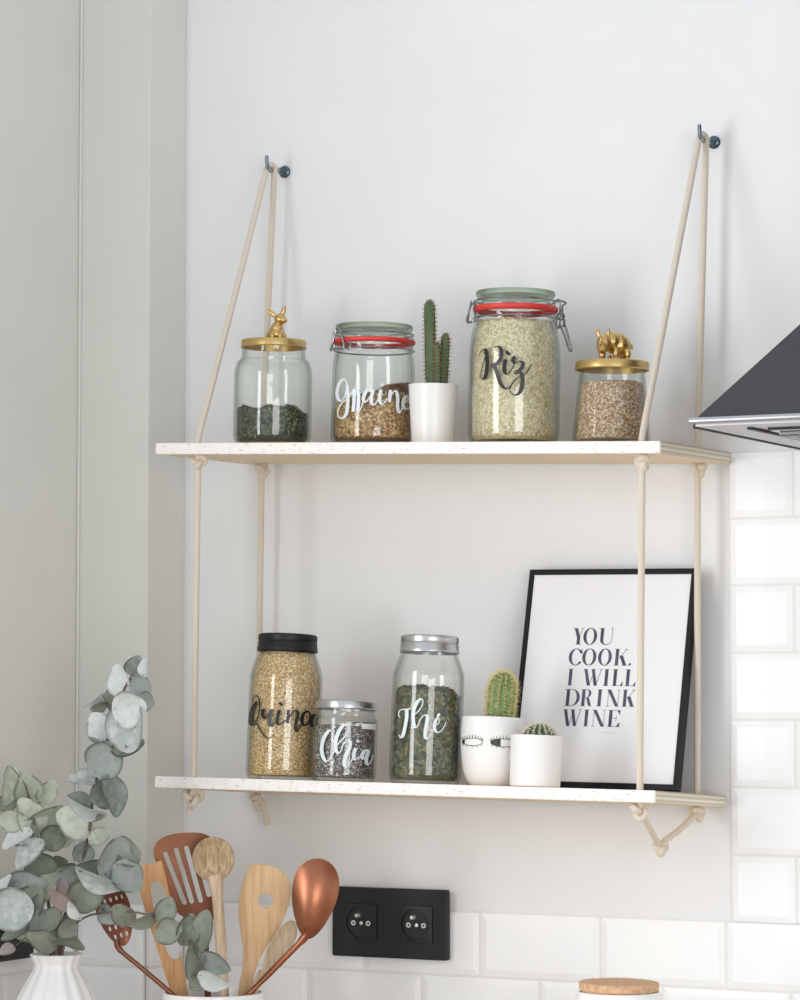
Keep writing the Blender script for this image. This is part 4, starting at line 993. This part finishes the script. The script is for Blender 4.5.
# ------------------------------------------------------------------ canister with cork lid
k = thing('canister', (-1.1914, -.28, CTOP+.0006), 'white ceramic canister closed with a round cork lid', 'canister', az(-1.1914, -.28))
kt = 1.1165-CTOP
MB().add(*lathe([(.0005, 0), (.039, 0), (.0415, .002), (.043, .008), (.0432, .03), (.0432, kt-.006), (.042, kt-.0015), (.0405, kt), (.0385, kt), (.0380, kt-.004), (.0380, .006), (.0005, .005)], 64)).build('canister_body', M['ceramic'], k)
MB().add(*lathe([(.0005, -.012), (.0368, -.012), (.0372, .0004), (.0394, .0004), (.0398, .002), (.0398, .0068), (.039, .0078), (.0005, .0078)], 64), 0, Matrix.Translation((0, 0, kt+.0012)) @ Matrix.Rotation(.014, 4, 'Y') @ Matrix.Rotation(.01, 4, 'X')).build('lid', M['cork'], k)['label'] = 'round cork lid'

# ------------------------------------------------------------------ vase and eucalyptus
vx, vy, VS = -1.8248, -.33, 933
AV = az(vx, vy)
v = thing('vase', (vx, vy, CTOP+.0006), 'white fluted ceramic vase holding eucalyptus branches', 'vase', AV)
VR = 1.1316                                  # rim height
vh = VR-CTOP-.0006
def flute(t, r, z): return r*(1+.032*math.cos(14*t)*min(1, z/.02))
vp = smooth_pts([(.034, 0), (.042, .004), (.054, .03), (.056, .06), (.051, .095), (.040, vh-.045), (.0300, vh-.026), (.0242, vh-.015), (.0240, vh-.009), (.0282, vh)], 5)
inn = [(r-.003, z) for r, z in vp if z > .008][::-1]
MB().add(*lathe([(.0005, 0)]+vp+[(vp[-1][0]-.0014, vh+.0008)]+inn+[(.0005, .008)], 112, flute)).build('vase_body', M['ceramic'], v)
def Vp(px, py, d):
    # sprig sketch (drawn at the vase's distance) -> metres from the vase mouth; pieces swing forward, clear of the crock
    d -= min(.062, max(0, (px-78)*.00095)); k = 1+d/3.0
    return ((px-56.5)*k/VS, d, ((685-py)*k+269)/VS)
def C7(x, y): return (x/2.78, 640+y/2.78)
def C8(x, y): return (90+x/3.077, 820+y/3.077)
def leaf(mb, c, L, Wd, ang, tiltx, mi, rnd, cup=.34):
    """round eucalyptus leaf: base towards -axis, small point at the tip, cupped along the midrib, thin but solid"""
    n, m = 5, 24; vs, fs = [], []
    top, bot = [], []
    ax = Vector((math.cos(ang), 0, math.sin(ang))); px = Vector((-math.sin(ang), 0, math.cos(ang))); nr = Vector((0, -1, 0))
    R1 = Matrix.Rotation(tiltx[0], 3, ax) @ Matrix.Rotation(tiltx[1], 3, px)
    def P(i, k, off):
        q = i/n; t = 2*PI*k/m; u = math.cos(t); w = math.sin(t)
        lx = L/2*q*(u+(.20*max(0, u)**7)-(.10*max(0, -u)**8)); ly = Wd/2*q*w*(1-.10*u)
        hh = cup*(ly*ly/(Wd/2)*1.0)+.10*cup*math.sin(3*t+rnd_ph)*q*q*L/2-.25*cup*lx*lx/(L/2)
        p = ax*lx+px*ly+nr*(hh+off)
        return tuple(Vector(c)+R1 @ p)
    rnd_ph = rnd.uniform(0, 6.28); th = .00022
    for off in (th, -th):
        vs.append(P(0, 0, off))
        for i in range(1, n+1):
            for k in range(m): vs.append(P(i, k, off))
    o2 = 1+n*m
    for o, flip in ((0, 0), (o2, 1)):
        for k in range(m):
            f_ = (o, o+1+k, o+1+(k+1) % m); fs.append(f_[::-1] if flip else f_)
            for i in range(n-1):
                a, b_ = o+1+i*m+k, o+1+i*m+(k+1) % m; f_ = (a, a+m, b_+m, b_); fs.append(f_[::-1] if flip else f_)
    for k in range(m):
        a, b_ = 1+(n-1)*m+k, 1+(n-1)*m+(k+1) % m; fs.append((a, b_, b_+o2, a+o2))
    mb.add(vs, fs, mi)
    return Vector(c)+R1 @ (ax*(-L/2*.9))
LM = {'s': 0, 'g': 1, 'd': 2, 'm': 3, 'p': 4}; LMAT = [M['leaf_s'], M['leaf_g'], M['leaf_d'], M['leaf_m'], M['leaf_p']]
def branch(stem_pts, leaves, label, conv, rw=(.0024, .0010), dd=0):
    """twig in the vase with leaves; leaves = (x, y, rx, ry, angle of long axis or None, tone, depth)"""
    t = thing('eucalyptus_branch', (vx, vy, VR), label, 'branch', AV, None, 'eucalyptus branches in the vase')
    rnd = random.Random(label)
    sp = smooth_pts([Vp(px, py, d+dd*max(0, min(1, (930-py)/40))) for px, py, d in stem_pts], 6); n = len(sp)
    tw = MB().add(*tube(sp, [rw[0]+(rw[1]-rw[0])*i/(n-1) for i in range(n)], 8))
    mb = MB(); pb = tw
    for (x, y, rx, ry, ang, tone, d) in leaves:
        px, py = conv(x, y); sc = (conv(1, 0)[0]-conv(0, 0)[0])/VS
        c = Vector(Vp(px, py, d+dd))
        ne = min(sp, key=lambda p: (p[0]-c.x)**2+(p[2]-c.z+.006)**2)
        dx, dz = c.x-ne[0], c.z-ne[2]
        L1, W1 = 2*rx*sc, 2*ry*sc
        if ang is None:
            ang = math.atan2(dz, dx); L1 *= 1.07; W1 *= 1.07; full = max(L1, W1)*1.02
            tl = (rnd.uniform(-.55, .55), rnd.uniform(-.5, .5)); Lf, Wf = full, full*.95
            # orient the measured outline: swap if the axis is nearer vertical
            vert = abs(math.sin(ang)) > .7
            Lf, Wf = (W1, L1) if vert else (L1, W1)
        else:
            L1 *= 1.05; W1 *= 1.05
            if ry > rx: L1, W1 = W1, L1
            ang = math.radians(ang); Lf = L1
            # foreshortened leaf: true width close to its length, turned about its long axis
            Wf = max(W1, L1*.82); k_ = max(.12, min(1, W1/Wf)); s_ = -1 if rnd.random() < .62 else 1
            tl = (s_*math.acos(k_), rnd.uniform(-.15, .15))
            if math.cos(ang)*dx+math.sin(ang)*dz < 0: ang += PI
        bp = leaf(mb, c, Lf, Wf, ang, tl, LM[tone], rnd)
        nv = Vector(ne)
        if (bp-nv).length > .002:
            pb.add(*tube([nv, nv.lerp(bp, .5)+Vector((0, 0, .0008)), bp], [.0007, .0006, .0006], 6))
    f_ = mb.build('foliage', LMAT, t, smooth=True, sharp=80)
    tw.build('twig', M['stem'], t)
    return t
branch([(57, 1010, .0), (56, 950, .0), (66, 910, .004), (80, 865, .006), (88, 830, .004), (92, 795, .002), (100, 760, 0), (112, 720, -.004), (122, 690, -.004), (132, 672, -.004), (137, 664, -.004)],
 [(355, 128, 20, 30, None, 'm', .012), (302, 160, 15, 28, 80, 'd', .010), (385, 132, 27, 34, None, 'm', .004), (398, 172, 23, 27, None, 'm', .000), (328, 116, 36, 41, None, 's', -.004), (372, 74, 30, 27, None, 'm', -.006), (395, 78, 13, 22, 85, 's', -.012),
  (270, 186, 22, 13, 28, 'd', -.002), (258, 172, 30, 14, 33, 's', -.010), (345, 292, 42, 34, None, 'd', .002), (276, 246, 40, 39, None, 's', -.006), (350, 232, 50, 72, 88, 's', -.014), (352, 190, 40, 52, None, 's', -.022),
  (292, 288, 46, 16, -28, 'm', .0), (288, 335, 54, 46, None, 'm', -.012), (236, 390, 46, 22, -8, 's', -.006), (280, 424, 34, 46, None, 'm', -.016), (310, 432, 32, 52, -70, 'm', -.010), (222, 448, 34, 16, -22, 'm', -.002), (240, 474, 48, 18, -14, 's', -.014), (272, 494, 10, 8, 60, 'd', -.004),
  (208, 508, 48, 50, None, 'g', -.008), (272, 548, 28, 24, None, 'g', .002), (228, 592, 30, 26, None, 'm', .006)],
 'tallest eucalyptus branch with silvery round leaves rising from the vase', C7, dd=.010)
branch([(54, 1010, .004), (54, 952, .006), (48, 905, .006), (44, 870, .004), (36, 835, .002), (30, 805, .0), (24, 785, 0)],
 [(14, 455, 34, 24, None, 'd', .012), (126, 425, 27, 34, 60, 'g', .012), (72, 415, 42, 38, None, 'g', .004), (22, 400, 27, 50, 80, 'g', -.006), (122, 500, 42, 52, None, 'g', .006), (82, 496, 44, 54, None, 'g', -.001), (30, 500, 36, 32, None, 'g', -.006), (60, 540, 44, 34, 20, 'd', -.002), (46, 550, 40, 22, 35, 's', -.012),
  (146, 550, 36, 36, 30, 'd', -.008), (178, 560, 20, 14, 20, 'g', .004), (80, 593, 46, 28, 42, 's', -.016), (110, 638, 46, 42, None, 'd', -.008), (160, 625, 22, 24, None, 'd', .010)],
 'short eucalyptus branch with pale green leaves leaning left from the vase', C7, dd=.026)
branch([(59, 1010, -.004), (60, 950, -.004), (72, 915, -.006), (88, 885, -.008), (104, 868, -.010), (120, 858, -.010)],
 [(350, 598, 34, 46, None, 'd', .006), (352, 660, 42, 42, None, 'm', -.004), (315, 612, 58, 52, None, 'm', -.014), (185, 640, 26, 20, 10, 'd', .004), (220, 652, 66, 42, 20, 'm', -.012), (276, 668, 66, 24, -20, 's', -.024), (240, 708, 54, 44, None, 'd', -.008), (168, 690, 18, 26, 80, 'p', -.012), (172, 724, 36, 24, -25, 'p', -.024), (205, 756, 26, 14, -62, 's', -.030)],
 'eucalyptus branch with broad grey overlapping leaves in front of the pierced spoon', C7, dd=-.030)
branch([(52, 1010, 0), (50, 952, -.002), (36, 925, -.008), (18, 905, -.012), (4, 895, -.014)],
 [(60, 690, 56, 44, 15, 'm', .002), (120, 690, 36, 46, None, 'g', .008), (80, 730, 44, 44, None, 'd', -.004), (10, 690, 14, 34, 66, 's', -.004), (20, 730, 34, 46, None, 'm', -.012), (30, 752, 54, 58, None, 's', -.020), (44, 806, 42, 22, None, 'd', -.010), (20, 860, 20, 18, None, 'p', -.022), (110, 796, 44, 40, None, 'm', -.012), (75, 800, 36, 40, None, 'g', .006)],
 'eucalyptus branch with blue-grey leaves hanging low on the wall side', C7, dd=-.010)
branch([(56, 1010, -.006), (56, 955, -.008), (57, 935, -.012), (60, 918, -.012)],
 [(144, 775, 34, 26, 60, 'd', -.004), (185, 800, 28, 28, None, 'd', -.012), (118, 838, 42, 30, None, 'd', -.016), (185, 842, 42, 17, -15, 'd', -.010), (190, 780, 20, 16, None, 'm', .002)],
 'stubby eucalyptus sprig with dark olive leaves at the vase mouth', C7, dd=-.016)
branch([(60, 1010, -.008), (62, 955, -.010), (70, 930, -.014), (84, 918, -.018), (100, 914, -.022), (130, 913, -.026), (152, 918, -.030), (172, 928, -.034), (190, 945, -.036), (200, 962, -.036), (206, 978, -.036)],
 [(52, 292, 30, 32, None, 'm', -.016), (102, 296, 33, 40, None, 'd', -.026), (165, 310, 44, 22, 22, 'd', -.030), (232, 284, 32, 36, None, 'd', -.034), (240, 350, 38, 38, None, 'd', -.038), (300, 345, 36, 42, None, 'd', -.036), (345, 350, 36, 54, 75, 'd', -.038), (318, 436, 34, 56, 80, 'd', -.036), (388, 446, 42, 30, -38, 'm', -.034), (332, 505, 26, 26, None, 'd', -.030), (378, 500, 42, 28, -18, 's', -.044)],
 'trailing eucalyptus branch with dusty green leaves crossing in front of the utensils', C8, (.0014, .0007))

# ------------------------------------------------------------------ light
W = bpy.data.worlds.new('daylight'); scn.world = W; W.use_nodes = True
bg = W.node_tree.nodes['Background']; bg.inputs['Color'].default_value = (.93, .965, 1, 1); bg.inputs['Strength'].default_value = .93
def area(name, loc, target, sx, sy, power, col):
    d = bpy.data.lights.new(name, 'AREA'); d.shape = 'RECTANGLE'; d.size = sx; d.size_y = sy; d.energy = power; d.color = col
    o = bpy.data.objects.new(name, d); COL.objects.link(o); o.location = loc
    o.rotation_euler = (Vector(target)-Vector(loc)).to_track_quat('-Z', 'Y').to_euler(); return o
area('window_daylight', (LX-.02, -1.8, 1.50), (LX+1, -1.8, 1.50), 1.18, 1.1, 33, (.97, .985, 1))
area('added_fill', (1.3, -3.6, 1.35), (-1.75, -.1, 1.45), 1.6, 1.5, 40, (1, .99, .97))  # added fill lamp that lifts the left walls; no known window here

# ------------------------------------------------------------------ camera
cam = bpy.data.cameras.new('camera'); co = bpy.data.objects.new('camera', cam); COL.objects.link(co)
cam.sensor_width = 36; cam.sensor_height = 36; cam.sensor_fit = 'AUTO'; cam.lens = 36*3.01; cam.clip_start = .05
yaw, pit = math.radians(27.4), math.atan(185/3010)
co.location = (0, -3.05, 1.42)
co.rotation_euler = Vector((-math.sin(yaw)*math.cos(pit), math.cos(yaw)*math.cos(pit), math.sin(pit))).to_track_quat('-Z', 'Y').to_euler()
scn.camera = co
vs_ = scn.view_settings
vs_.view_transform = 'Standard'; vs_.look = 'None'; vs_.exposure = -.12; vs_.gamma = 1; vs_.use_curve_mapping = False
scn.cycles.max_bounces = 10; scn.cycles.transparent_max_bounces = 32; scn.cycles.diffuse_bounces = 5; scn.cycles.use_denoising = True
scn.cycles.caustics_reflective = False; scn.cycles.caustics_refractive = False
